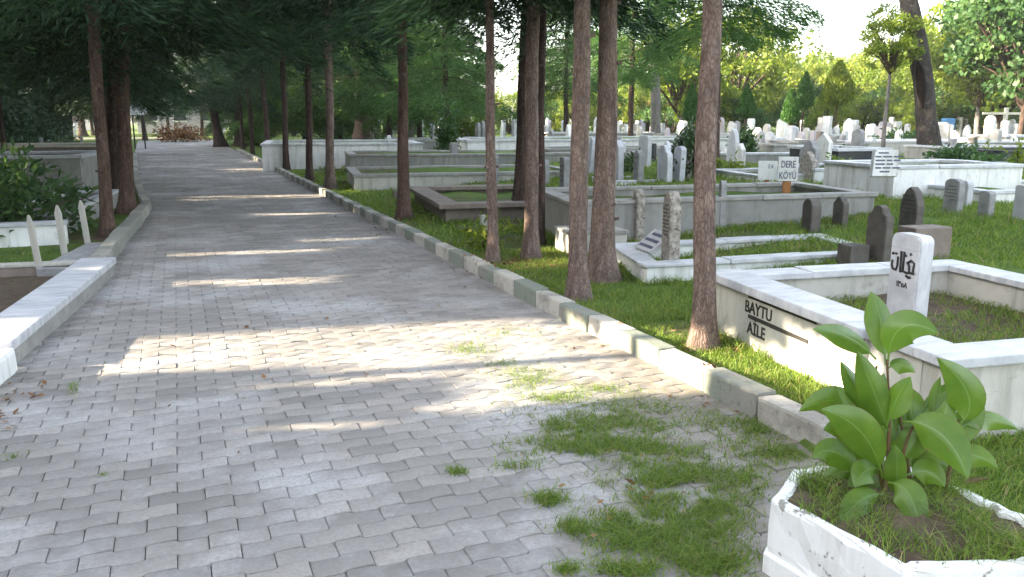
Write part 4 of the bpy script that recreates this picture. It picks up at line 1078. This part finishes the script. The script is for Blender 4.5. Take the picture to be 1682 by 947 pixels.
headstone(1623, 304, 272, 16, 'arch', 'greystone', 'low humped grey stone just left of the plain slab stone', .10, fore=.75)
headstone(1113, 290, 262, 9, 'gable', 'marble', 'small pale pointed stone beside the dark shrub', .1, fore=.66)
headstone(927, 322, 258, 16, 'flat', 'greystone', 'worn striped stone with pale edge left of the close pair of trunks', .12, lines=4, lmat='darkstone', fore=.7)
headstone(1048, 300, 246, 16, 'round', 'greystone', 'worn grey round-topped stone with pale right edge in front of the long white wall', .12, lines=3, lmat='darkstone', fore=.7)
headstone(795, 376, 353, 11, 'square', 'plaster', 'small cream block stone at the foot of the orange trunk', .1, fore=.8)
headstone(650, 326, 313, 10, 'square', 'brownstone', 'little tan block beside the single trunk', .1, fore=.8)
headstone(640, 262, 222, 8, 'flat', 'marble', 'white upright stone left of the single trunk', .12, fore=.7, lines=3, lmat='greystone')
headstone(746, 276, 234, 14, 'square', 'greystone', 'tall dark grey pillar stone beside the upright green shrub', .2, fore=.8)
headstone(897, 304, 262, 10, 'point', 'greystone', 'grey stone half hidden behind the clump of three', .1, fore=.7)
headstone(814, 300, 255, 13, 'arch', 'greystone', 'speckled grey stone right of the orange trunk', .1, fore=.75, lines=3, lmat='darkstone')
headstone(1071, 268, 235, 15, 'square', 'blackstone', 'black upright slab against the right end of the long white wall', .1, fore=.8, base=.1)
headstone(1022, 262, 233, 11, 'flat', 'marble', 'white upright stone against the long white wall', .12, fore=.7)
headstone(995, 256, 232, 12, 'flat', 'white', 'small white stone with grey panel at the long white wall', .1, fore=.7, lines=3, lmat='greystone')
# black blocks by the dark shouldered stone
def block(px_, by, ty, wpx, dep_, label, mat='darkstone', z=.2, fore=.95):
    b = Vector((*G(px_, by, z), z)); d = dep(b); h = HT(b.x, b.y, ty) - z
    mb = MB(); mb.box((0, 0, h / 2 - .02), (wpx * d / F / fore, dep_, h + .04), 0, .012, .004)
    o = mb.build('stone_block', M[mat], None, False, b); o.rotation_euler = (0, 0, GROT + 0)
    tag(o, label, 'stone block')
block(1400, 431, 401, 34, .22, 'low dark stone block left of the brown shouldered headstone', 'darkstone')
block(1514, 427, 371, 66, .26, 'dark red-brown stone block behind the white script stone', 'brownstone')
# inscribed wedge in the small grave
b = Vector((*G(1056, 412, .25), .25)); d = dep(b)
t = empty('inscribed_stone', b, 'slanted white stone with grey lettering lying left of the mottled stones', 'headstone', None, FACE)
me = slab_mesh(profile('square', .42, .30), .05, .006); o = obj('stone', me, M['marble'], t); o.rotation_euler = (R(-52), 0, 0)
mb = MB()
for i in range(3): mb.box((random.uniform(-.03, .03), -.027, .06 + i * .085), (.32, .004, .035), 0, 0)
o = mb.build('inscription', M['blueletter'], t); o.rotation_euler = (R(-52), 0, 0)
# slanted inscribed stone on the big white tomb
zt = bt.z + .49; b = Vector((*G(1452, 290, zt), zt)); d = dep(b); ww = 46 * d / F; hh = HT(b.x, b.y, 247) - zt
t = empty('inscribed_stone', b, 'slanted white headstone with lines of blue-grey writing on the big white tomb', 'headstone', None, GROT - R(12))
o = obj('stone', slab_mesh([(-ww * .5, 0), (ww * .44, 0), (ww * .5, hh * 1.02), (-ww * .34, hh * 1.04)], .09, .006), M['white'], t); o.rotation_euler = (R(-14), 0, 0)
mb = MB()
for i, (a, l) in enumerate([(-.02, .42), (-.02, .66), (.0, .70), (-.03, .66), (-.06, .62), (-.02, .4)]):
    x = (a - l / 2) * ww; e = (a + l / 2) * ww
    while x < e:
        k = random.uniform(.06, .13)
        mb.box((x + k / 2, -.047, hh * (.90 - i * .145)), (k, .004, hh * .06), 0, 0); x += k + .02
o = mb.build('inscription', M['blueletter'], t); o.rotation_euler = (R(-14), 0, 0)

# sign boards on the orange post and its neighbour
def board(px_, by, ty, wpx, lab, rows, post=None, name='sign_board', py=None):
    g0 = GP(px_, py or by); d = dep(g0)
    t = empty(name, g0, lab, 'sign', None, -YAW - R(12))
    z0, z1 = HT(g0.x, g0.y, by) - g0.z, HT(g0.x, g0.y, ty) - g0.z; w = wpx * d / F
    if post:
        mb = MB(); mb.box((0, .03, z0 / 2), (post * d / F, .06, z0 + .1), 0, .006); mb.build('post', M['orangewood'], t)
    mb = MB(); mb.box((0, -.01, (z0 + z1) / 2), (w, .035, z1 - z0), 0, .006); mb.build('panel', M['white'], t)
    for body, fx, fz, sz in rows:
        text(body, sz * (z1 - z0), (fx * w, -.030, z0 + fz * (z1 - z0)), 0, 'blueletter', t, ax='CENTER', sx=.62)
    return t
board(1290, 297, 257, 31, 'white sign board lettered in two lines on an orange wooden post', [('DERE', 0, .56, .40), ('KÖYÜ', 0, .10, .40)], 13, py=338)
board(1259, 295, 264, 30, 'blank white board with two dark marks left of the orange post', [('E A', .16, .62, .30)], 8, py=306)

# far headstones
HG = 'pale headstones far across the field'
HL = [(1192, 243, 222, 14, 'square', 'greystone', 'flat-topped grey stone right behind the nearest trunk'), (1190, 262, 243, 11, 'gable', 'white', 'low white stone below the flat-topped grey one'),
 (1248, 255, 215, 12, 'point', 'greystone', 'tall grey pointed stone left of the pale boards'), (1230, 243, 219, 13, 'flat', 'greymarble', 'pale stone left of the tall grey pointed one'),
 (1267, 252, 222, 9, 'square', 'white', 'narrow white stone right of the tall grey pointed one'), (1297, 254, 206, 12, 'flat', 'marble', 'tall white stone below the smallest clipped cone tree'),
 (1314, 246, 216, 11, 'round', 'lilac', 'rounded lilac-grey stone right of the tall white one'), (1334, 244, 214, 11, 'flat', 'lilac', 'flat lilac-grey stone beside the rounded lilac one'),
 (1344, 258, 216, 8, 'square', 'brownstone', 'brown-grey upright post stone near the lilac pair'), (1369, 252, 231, 13, 'arch', 'darkstone', 'dark green-grey arched stone left of the two white panels'),
 (1382, 256, 222, 6, 'square', 'greystone', 'narrow grey stone left of the two white panels'), (1402, 257, 224, 18, 'square', 'white', 'white panel stone with writing, left one of the pair'),
 (1426, 257, 225, 17, 'square', 'marble', 'blue-white panel stone, right one of the pair'), (1462, 249, 216, 11, 'round', 'greystone', 'dark grey stone above the slanted inscribed stone'),
 (1474, 250, 212, 9, 'gable', 'white', 'white pointed stone beside the dark grey one above the slanted stone'), (1512, 258, 226, 9, 'gable', 'white', 'white pointed stone touching the left of the leaning trunk'),
 (1561, 266, 227, 8, 'square', 'greystone', 'grey pillar stone right of the leaning trunk'), (1578, 251, 225, 17, 'square', 'white', 'white lettered stone between two grey stones right of the leaning trunk'),
 (1595, 258, 225, 9, 'square', 'darkstone', 'dark grey stone right of the white lettered one'), (1607, 252, 231, 8, 'flat', 'white', 'small white lettered stone left of the tall shaft'),
 (1630, 256, 212, 16, 'flat', 'greystone', 'tallest grey shaft stone near the right edge'), (1661, 250, 221, 20, 'gable', 'marble', 'house-shaped blue-white stone near the right edge')]
for a in HL:
    lines = 4 if 'writing' in a[6] or 'lettered' in a[6] else 0
    headstone(*a, th=.14, fore=.72, lines=lines, lmat='greystone')
rr = random.Random(5)
for i in range(150):                                          # the crowd of small stones behind
    px_ = rr.uniform(610, 1690); by = rr.uniform(222, 246)
    if px_ < 1080: by = rr.uniform(220, 240)
    hh_ = rr.uniform(.7, 1.35)
    b = GP(px_, by); d = dep(b); ty = by - hh_ * F / d
    headstone(px_, by, ty, rr.uniform(.38, .62) * F / d * .7, rr.choice(['flat', 'round', 'point', 'gable', 'square', 'arch']), rr.choice(['white', 'marble', 'greymarble', 'greymarble', 'greystone', 'greystone', 'plaster', 'lilac']),
              'small weathered headstone in the far crowd of graves', th=.13, group='small headstones in the far crowd', rz=rr.uniform(-.12, .12), tilt=rr.gauss(0, .03))
for i in range(42):
    px_ = rr.uniform(900, 1420); by = rr.uniform(240, 300)
    if px_ > 1330 and by > 282: continue
    b = GP(px_, by); d = dep(b); hh_ = rr.uniform(.5, 1.0)
    if 1405 < px_ < 1620 or abs(px_ - 1275) < 40 and by > 255: continue
    headstone(px_, by, by - hh_ * F / d, rr.uniform(.3, .5) * F / d * .7, rr.choice(['flat', 'round', 'point', 'gable', 'arch', 'ogee']), rr.choice(['marble', 'greymarble', 'greystone', 'greystone', 'mottled', 'plaster', 'white']),
              'small upright stone among the crowded graves of the middle ground', th=.12, group='small upright stones in the middle ground', rz=rr.uniform(-.15, .15), tilt=rr.gauss(0, .04))
for i in range(26):
    px_ = rr.uniform(900, 1680); by = rr.uniform(236, 296)
    if abs(px_ - 1270) < 45 or 1400 < px_ < 1620 and by > 255: continue
    bush('grave_shrub', GP(px_, by), rr.uniform(.22, .42), rr.uniform(.25, .6), 260, .12, 'small leafy shrub planted on a grave in the middle ground', rr.choice(['midleaf', 'broadleaf', 'bushleaf']), 50 + i, cl=10, stems=3, group='small shrubs planted on the graves')
# left side: small stones among the trunks
for px_, by, ty, wpx, k, m_, lab in [(58, 228, 202, 6, 'flat', 'greymarble', 'pale stone between the dark trunks at the back left'), (77, 226, 200, 5, 'flat', 'marble', 'narrow white stone between the dark trunks at the back left'), (124, 226, 204, 6, 'round', 'greymarble', 'grey rounded stone beside the fifth trunk at the back left'), (136, 250, 224, 5, 'square', 'plaster', 'small pale post stone left of the front left trunk'), (70, 250, 226, 7, 'flat', 'greystone', 'grey stone rising above the leafy bush')]:
    headstone(px_, by, ty, wpx, k, m_, lab, th=.1, z=.03)
# signboard on two posts at the far end
b = Vector((*G(232, 243, .03), .03)); d = dep(b)
t = empty('notice_board', b, 'white notice board on two dark posts at the end of the avenue', 'notice board', None, -R(5))
for sx_ in (-.30, .22):
    mb = MB(); mb.box((sx_, 0, .9), (.07, .07, 1.86), 0, .004); mb.build('post', M['darkmetal'], t)
mb = MB(); mb.box((0, -.06, 2.12), (.88, .03, .66), 0, .004); mb.build('panel', M['white'], t)
# pergola rail at the right, blue bin
p = GP(1647, 232); d = dep(p)
t = empty('rail_frame', p, 'pale post with a cross rail near the right edge', 'rail', None, GROT)
hz = HT(p.x, p.y, 186) - p.z
mb = MB(); mb.box((0, 0, hz / 2 + .15), (.16, .16, hz + .3), 0, .01); mb.build('post', M['plaster'], t)
mb = MB(); mb.box((.6, -.02, hz), (4.2, .1, .12), 0, .01); mb.build('rail', M['cream'], t)
p = GP(1554, 232); d = dep(p)
t = empty('water_tank', p, 'blue and white water tank right of the leaning trunk', 'water tank', None, GROT)
hz = HT(p.x, p.y, 194) - p.z
mb = MB(); mb.box((0, 0, hz * .75), (.5, .5, hz * .5), 0, .05); mb.build('tank', M['blue'], t)
mb = MB(); mb.box((0, 0, hz * .25), (.6, .6, hz * .5), 0, .01); mb.build('stand', M['white'], t)

# ------------------------------------------------------------------ far buildings and walls
def building(x, y, rz, w, dpt, h, mat, label, roof=True, win=(4, 3)):
    t = empty('building', (x, y, 0), label, 'building', None, rz)
    mb = MB(); mb.box((0, 0, h / 2), (w, dpt, h), 0, .02); mb.build('wall', M[mat], t)
    if roof:
        mb = MB(); mb.box((0, 0, h + .5), (w + .8, dpt + .8, 1.0), 0, .02, 0, None, .55); mb.build('roof', M['rooftile'], t)
    for i in range(win[0]):
        for j in range(win[1]):
            cx = -w / 2 + w * (i + .5) / win[0]; cz = h * (j + .55) / win[1]
            mb = MB(); mb.box((cx, -dpt / 2, cz), (w / win[0] * .5, .12, h / win[1] * .5), 0, .01); f = mb.build('window', M['white'], t)
            mb = MB(); mb.box((cx, -dpt / 2 - .03, cz), (w / win[0] * .42, .10, h / win[1] * .42), 0, 0); mb.build('pane', M['glass'], f)
    return t
p = PT(300, 195, 96); building(p.x, p.y, -R(5), 9, 7, 4.2, 'lilac', 'pale lilac house wall closing the end of the avenue', False, (3, 1))
p = PT(745, 195, 84); building(p.x, p.y, -R(20), 8, 6, 3.0, 'cream', 'low house with a tiled roof behind the middle trees', True, (4, 1))
p = PT(1055, 195, 74); building(p.x, p.y, -R(25), 5, 4, 2.7, 'lilac', 'small pale building left of the tall grey trunk', True, (2, 1))
p = PT(60, 185, 118); building(p.x, p.y, R(12), 22, 10, 9, 'cream', 'pale apartment building glimpsed between the left trunks', True, (8, 3))
p = PT(1640, 195, 100); building(p.x, p.y, -R(40), 16, 8, 3.2, 'cream', 'long low pale building behind the far right headstones', True, (7, 1))

# ------------------------------------------------------------------ evening haze
mb = MB(); mb.box((0, 0, 11.5), (660, 660, 25), 0, 0)
m = bpy.data.materials.new('haze'); m.use_nodes = True; m.node_tree.nodes.clear()
ho = m.node_tree.nodes.new('ShaderNodeOutputMaterial'); hv = m.node_tree.nodes.new('ShaderNodeVolumePrincipled')
hv.inputs['Density'].default_value = .0005; hv.inputs['Color'].default_value = (.95, .94, .90, 1); hv.inputs['Anisotropy'].default_value = .2
m.node_tree.links.new(hv.outputs[0], ho.inputs['Volume'])
tag(mb.build('haze', m), None, kind='stuff')

# ------------------------------------------------------------------ planter and plant in front
rim = [Vector((*G(a, c, .28), 0)) for a, c in ((1266, 818), (1300, 770), (1455, 748), (1560, 790), (1700, 850), (1745, 905), (1690, 928), (1482, 934))]
cen = sum(rim, Vector()) / len(rim)
PT0 = empty('planter', (cen.x, cen.y, 0), 'white painted concrete planter with peeling paint at the bottom right corner', 'planter')
def ring_mesh(name, prof, pts, jit=.0):
    # prof: list of (inset, z); refined outline
    out = []
    n = len(pts)
    for i in range(n):
        for k in range(8): out.append(pts[i].lerp(pts[(i + 1) % n], k / 8))
    V, Fc = [], []; m = len(out)
    for j, (ins, z) in enumerate(prof):
        for i, p in enumerate(out):
            a, b_ = out[i - 1], out[(i + 1) % m]
            tn = (b_ - a).normalized(); nn = Vector((-tn.y, tn.x, 0))
            if (cen - p).dot(nn) < 0: nn = -nn
            q = p + nn * ins - cen
            V.append((q.x + random.uniform(-jit, jit), q.y + random.uniform(-jit, jit), z + random.uniform(-jit, jit)))
    for j in range(len(prof) - 1):
        for i in range(m):
            Fc.append((j * m + i, j * m + (i + 1) % m, (j + 1) * m + (i + 1) % m, (j + 1) * m + i))
    me = bpy.data.meshes.new(name); me.from_pydata(V, [], Fc); return me
obj('wall', ring_mesh('wall', [(.0, .075), (.0, .10), (.0, .18), (.002, .262), (.008, .274), (.014, .279), (.034, .280), (.044, .276), (.049, .264), (.05, .15)], rim, .0042), M['peeling'], PT0)
obj('plinth', ring_mesh('plinth', [(-.014, -.03), (-.014, .066), (-.008, .074), (.02, .0745)], rim, .0012), M['peeling'], PT0)
inner = [p.lerp(cen, .055) for p in rim]
V = [(0, 0, .30)]; Fc = []
m = 24; outl = []
for i in range(len(inner)):
    for k in range(5): outl.append(inner[i].lerp(inner[(i + 1) % len(inner)], k / 5) - cen)
for rfrac in (.33, .66, 1.0):
    for p in outl: V.append((p.x * rfrac, p.y * rfrac, .258 + .04 * (1 - rfrac) + random.uniform(-.014, .014)))
m = len(outl)
for i in range(m): Fc.append((0, 1 + i, 1 + (i + 1) % m))
for j in range(2):
    for i in range(m): Fc.append((1 + j * m + i, 1 + (j + 1) * m + i, 1 + (j + 1) * m + (i + 1) % m, 1 + j * m + (i + 1) % m))
me = bpy.data.meshes.new('soil'); me.from_pydata(V, [], Fc)
for p in me.polygons: p.use_smooth = True
obj('soil', me, M['soil'], PT0)
gp2 = []
for i in range(4200):
    a, c = rng.uniform(0, 1, 2)
    k = rng.integers(0, m); e = outl[k].lerp(outl[(k + 1) % m], a); s_ = c ** .5
    x, y = cen.x + e.x * s_, cen.y + e.y * s_
    f = vnoise(np.array([x]), np.array([y]), .1, 77)[0]
    if f > .45: gp2.append((x, y, .262))
blades('planter_grass', gp2, .085, .0035, lean=.55)

def leaf_blade(p0, p1, p2, w, twist=0., fold=.25, parent=None, wave=.06, seed=0, base=.12):
    r = random.Random(seed); N, K = 18, 8
    V, Fc, UV = [], [], []
    ph = r.uniform(0, 6)
    origin = Vector(p0)
    for i in range(N + 1):
        t = i / N
        p = p0 * (1 - t) ** 2 + p1 * 2 * t * (1 - t) + p2 * t * t
        tg = ((p1 - p0) * (1 - t) + (p2 - p1) * t).normalized()
        vw = (p - Vector((0, 0, H))).normalized()
        sd = tg.cross(vw)
        if sd.length < .15: sd = tg.cross(Vector((0, 0, 1)))
        sd.normalize(); nm = sd.cross(tg).normalized()
        q = Quaternion(tg, twist * (1 - .3 * t)); sd = q @ sd; nm = q @ nm
        tt = max(0, (t - base) / (1 - base))
        ww = w * .5 * (min(1, (tt ** .7) * (1 - tt) / .318) if 0 < tt < 1 else 0) + .004 * (1 - t)
        for k in range(K + 1):
            s = -1 + 2 * k / K
            up = fold * ww * abs(s) ** 1.3 + wave * ww * math.sin(ph + t * 11 + s * 2) * s * s
            V.append(tuple(p - origin + sd * s * ww + nm * up)); UV.append((k / K, t))
    for i in range(N):
        for k in range(K):
            a = i * (K + 1) + k; Fc.append((a, a + 1, a + K + 2, a + K + 1))
    me = bpy.data.meshes.new('leaf'); me.from_pydata(V, [], Fc)
    uvl = me.uv_layers.new(name='uv')
    for lp in me.loops: uvl.data[lp.index].uv = UV[lp.vertex_index]
    for p in me.polygons: p.use_smooth = True
    return obj('leaf', me, M['canna'], parent, origin - parent.location)
pb = Vector((*G(1505, 830, .25), .25)); DP = dep(pb)
CP = empty('canna_plant', pb, 'broad-leaved green plant with dark reddish stems growing in the white planter', 'plant')
def q3(a, c, dd=0.): return PT(a, c, DP + dd)
for i, (a, m_, e, w, tw, fo) in enumerate([
    ((1455, 600, .10), (1452, 520, .12), (1430, 478, .14), 58, .5, .3),
    ((1458, 600, .0), (1462, 500, -.02), (1545, 549, -.10), 92, -.35, .2),
    ((1440, 590, .0), (1395, 540, -.04), (1334, 540, -.10), 44, .5, .35),
    ((1462, 715, .0), (1440, 650, -.05), (1408, 575, -.06), 58, .25, .35),
    ((1436, 690, .05), (1410, 640, .05), (1380, 592, .05), 40, .5, .45),
    ((1420, 672, .06), (1370, 640, .08), (1312, 676, .10), 52, -.5, .3),
    ((1450, 785, -.02), (1430, 690, -.12), (1348, 672, -.16), 92, .1, .2),
    ((1574, 700, .0), (1625, 655, -.02), (1538, 586, -.06), 92, .45, .25),
    ((1482, 692, -.02), (1560, 690, -.12), (1590, 788, -.18), 100, -.15, .2),
    ((1452, 812, -.05), (1410, 805, -.12), (1376, 868, -.15), 62, .15, .2),
    ((1458, 792, -.05), (1505, 790, -.14), (1513, 890, -.18), 72, -.2, .22),
    ((1578, 702, .05), (1620, 672, .10), (1674, 706, .12), 42, -.5, .3),
    ((1500, 705, .10), (1500, 660, .12), (1476, 634, .12), 72, .1, .25),
    ((1510, 690, .10), (1540, 640, .12), (1592, 625, .15), 50, -.6, .4),
    ((1420, 790, .06), (1370, 715, .04), (1336, 752, .0), 56, .2, .3),
    ((1420, 800, .10), (1400, 740, .12), (1350, 790, .12), 48, .3, .3),
    ((1458, 604, .0), (1480, 588, .0), (1504, 612, -.02), 34, -.5, .5),
    ((1535, 690, .08), (1535, 650, .10), (1545, 618, .1), 22, .4, .6),
    ((1560, 770, .10), (1530, 740, .10), (1505, 790, .08), 60, .2, .3), ((1448, 760, .04), (1400, 700, .02), (1372, 632, .02), 62, .3, .3), ((1470, 740, .08), (1500, 690, .10), (1530, 655, .12), 70, -.2, .3),
    ((1560, 760, .04), (1600, 730, .0), (1640, 770, -.02), 60, -.2, .3), ((1455, 820, .08), (1420, 770, .08), (1392, 800, .06), 60, .3, .2), ((1480, 820, .12), (1530, 780, .14), (1560, 815, .14), 54, .1, .3), ((1505, 720, .0), (1530, 690, -.04), (1552, 745, -.08), 60, .3, .25), ((1455, 720, .0), (1440, 660, -.02), (1452, 612, .0), 62, .2, .35), ((1465, 740, .10), (1452, 690, .12), (1432, 640, .12), 64, .1, .3),
    ((1445, 770, .0), (1420, 760, -.05), (1404, 800, -.08), 50, .2, .3), ((1530, 740, .02), (1548, 700, .02), (1560, 650, .04), 62, -.3, .3), ((1480, 760, .02), (1500, 720, .0), (1524, 700, .0), 56, .2, .3), ((1490, 780, .0), (1530, 760, -.02), (1552, 800, -.05), 52, -.1, .25),
    ((1460, 800, .06), (1425, 720, .06), (1388, 700, .05), 66, .35, .3), ((1500, 800, .08), (1520, 730, .08), (1562, 700, .08), 66, -.3, .3), ((1470, 790, .10), (1490, 720, .12), (1478, 662, .12), 60, .1, .4), ((1456, 700, -.02), (1470, 650, -.04), (1496, 618, -.06), 50, -.4, .4),
    ((1560, 740, .06), (1590, 690, .08), (1612, 640, .1), 54, -.3, .35), ((1440, 740, .08), (1398, 690, .1), (1352, 706, .1), 56, .1, .3), ((1470, 820, .0), (1478, 770, -.04), (1470, 730, -.04), 46, .5, .3)]):
    leaf_blade(q3(a[0], a[1], a[2]), q3(*m_[:2], m_[2]), q3(*e[:2], e[2]), w * (.82 if w < 60 else .66) * DP / F, tw, fo + .1, CP, seed=i)
for i, pp in enumerate([((1452, 838), (1456, 780), (1462, 700), (1457, 590)), ((1450, 838), (1447, 760), (1432, 690), (1440, 600)), ((1500, 830), (1492, 770), (1480, 690), (1470, 640)), ((1545, 838), (1556, 790), (1566, 740), (1575, 690)), ((1512, 835), (1520, 770), (1528, 720), (1535, 690)), ((1475, 835), (1480, 760), (1490, 720), (1505, 690))]):
    dd = [.0, .06, .1, .05, .1, .02][i]
    ps, rs = smooth_path([q3(a, c, dd) - pb for a, c in pp], [.009, .008, .006, .004], 4)
    obj('stem', tubes_mesh('stem', [tube(ps, rs, 8, .03, i)]), M['cannastem'], CP)
# dry leaf by the planter
ps = [q3(a, c, .2) - q3(1580, 795, .2) for a, c in ((1580, 795), (1600, 788), (1625, 785))]
o = obj('dry_stalk', tubes_mesh('dry_stalk', [tube(ps, [.003, .012, .002], 6, .1, 2)]), M['cannastem'], None, q3(1580, 795, .2)); tag(o, 'curled brown dry leaf stalk on the rim of the white planter', 'dry leaf')
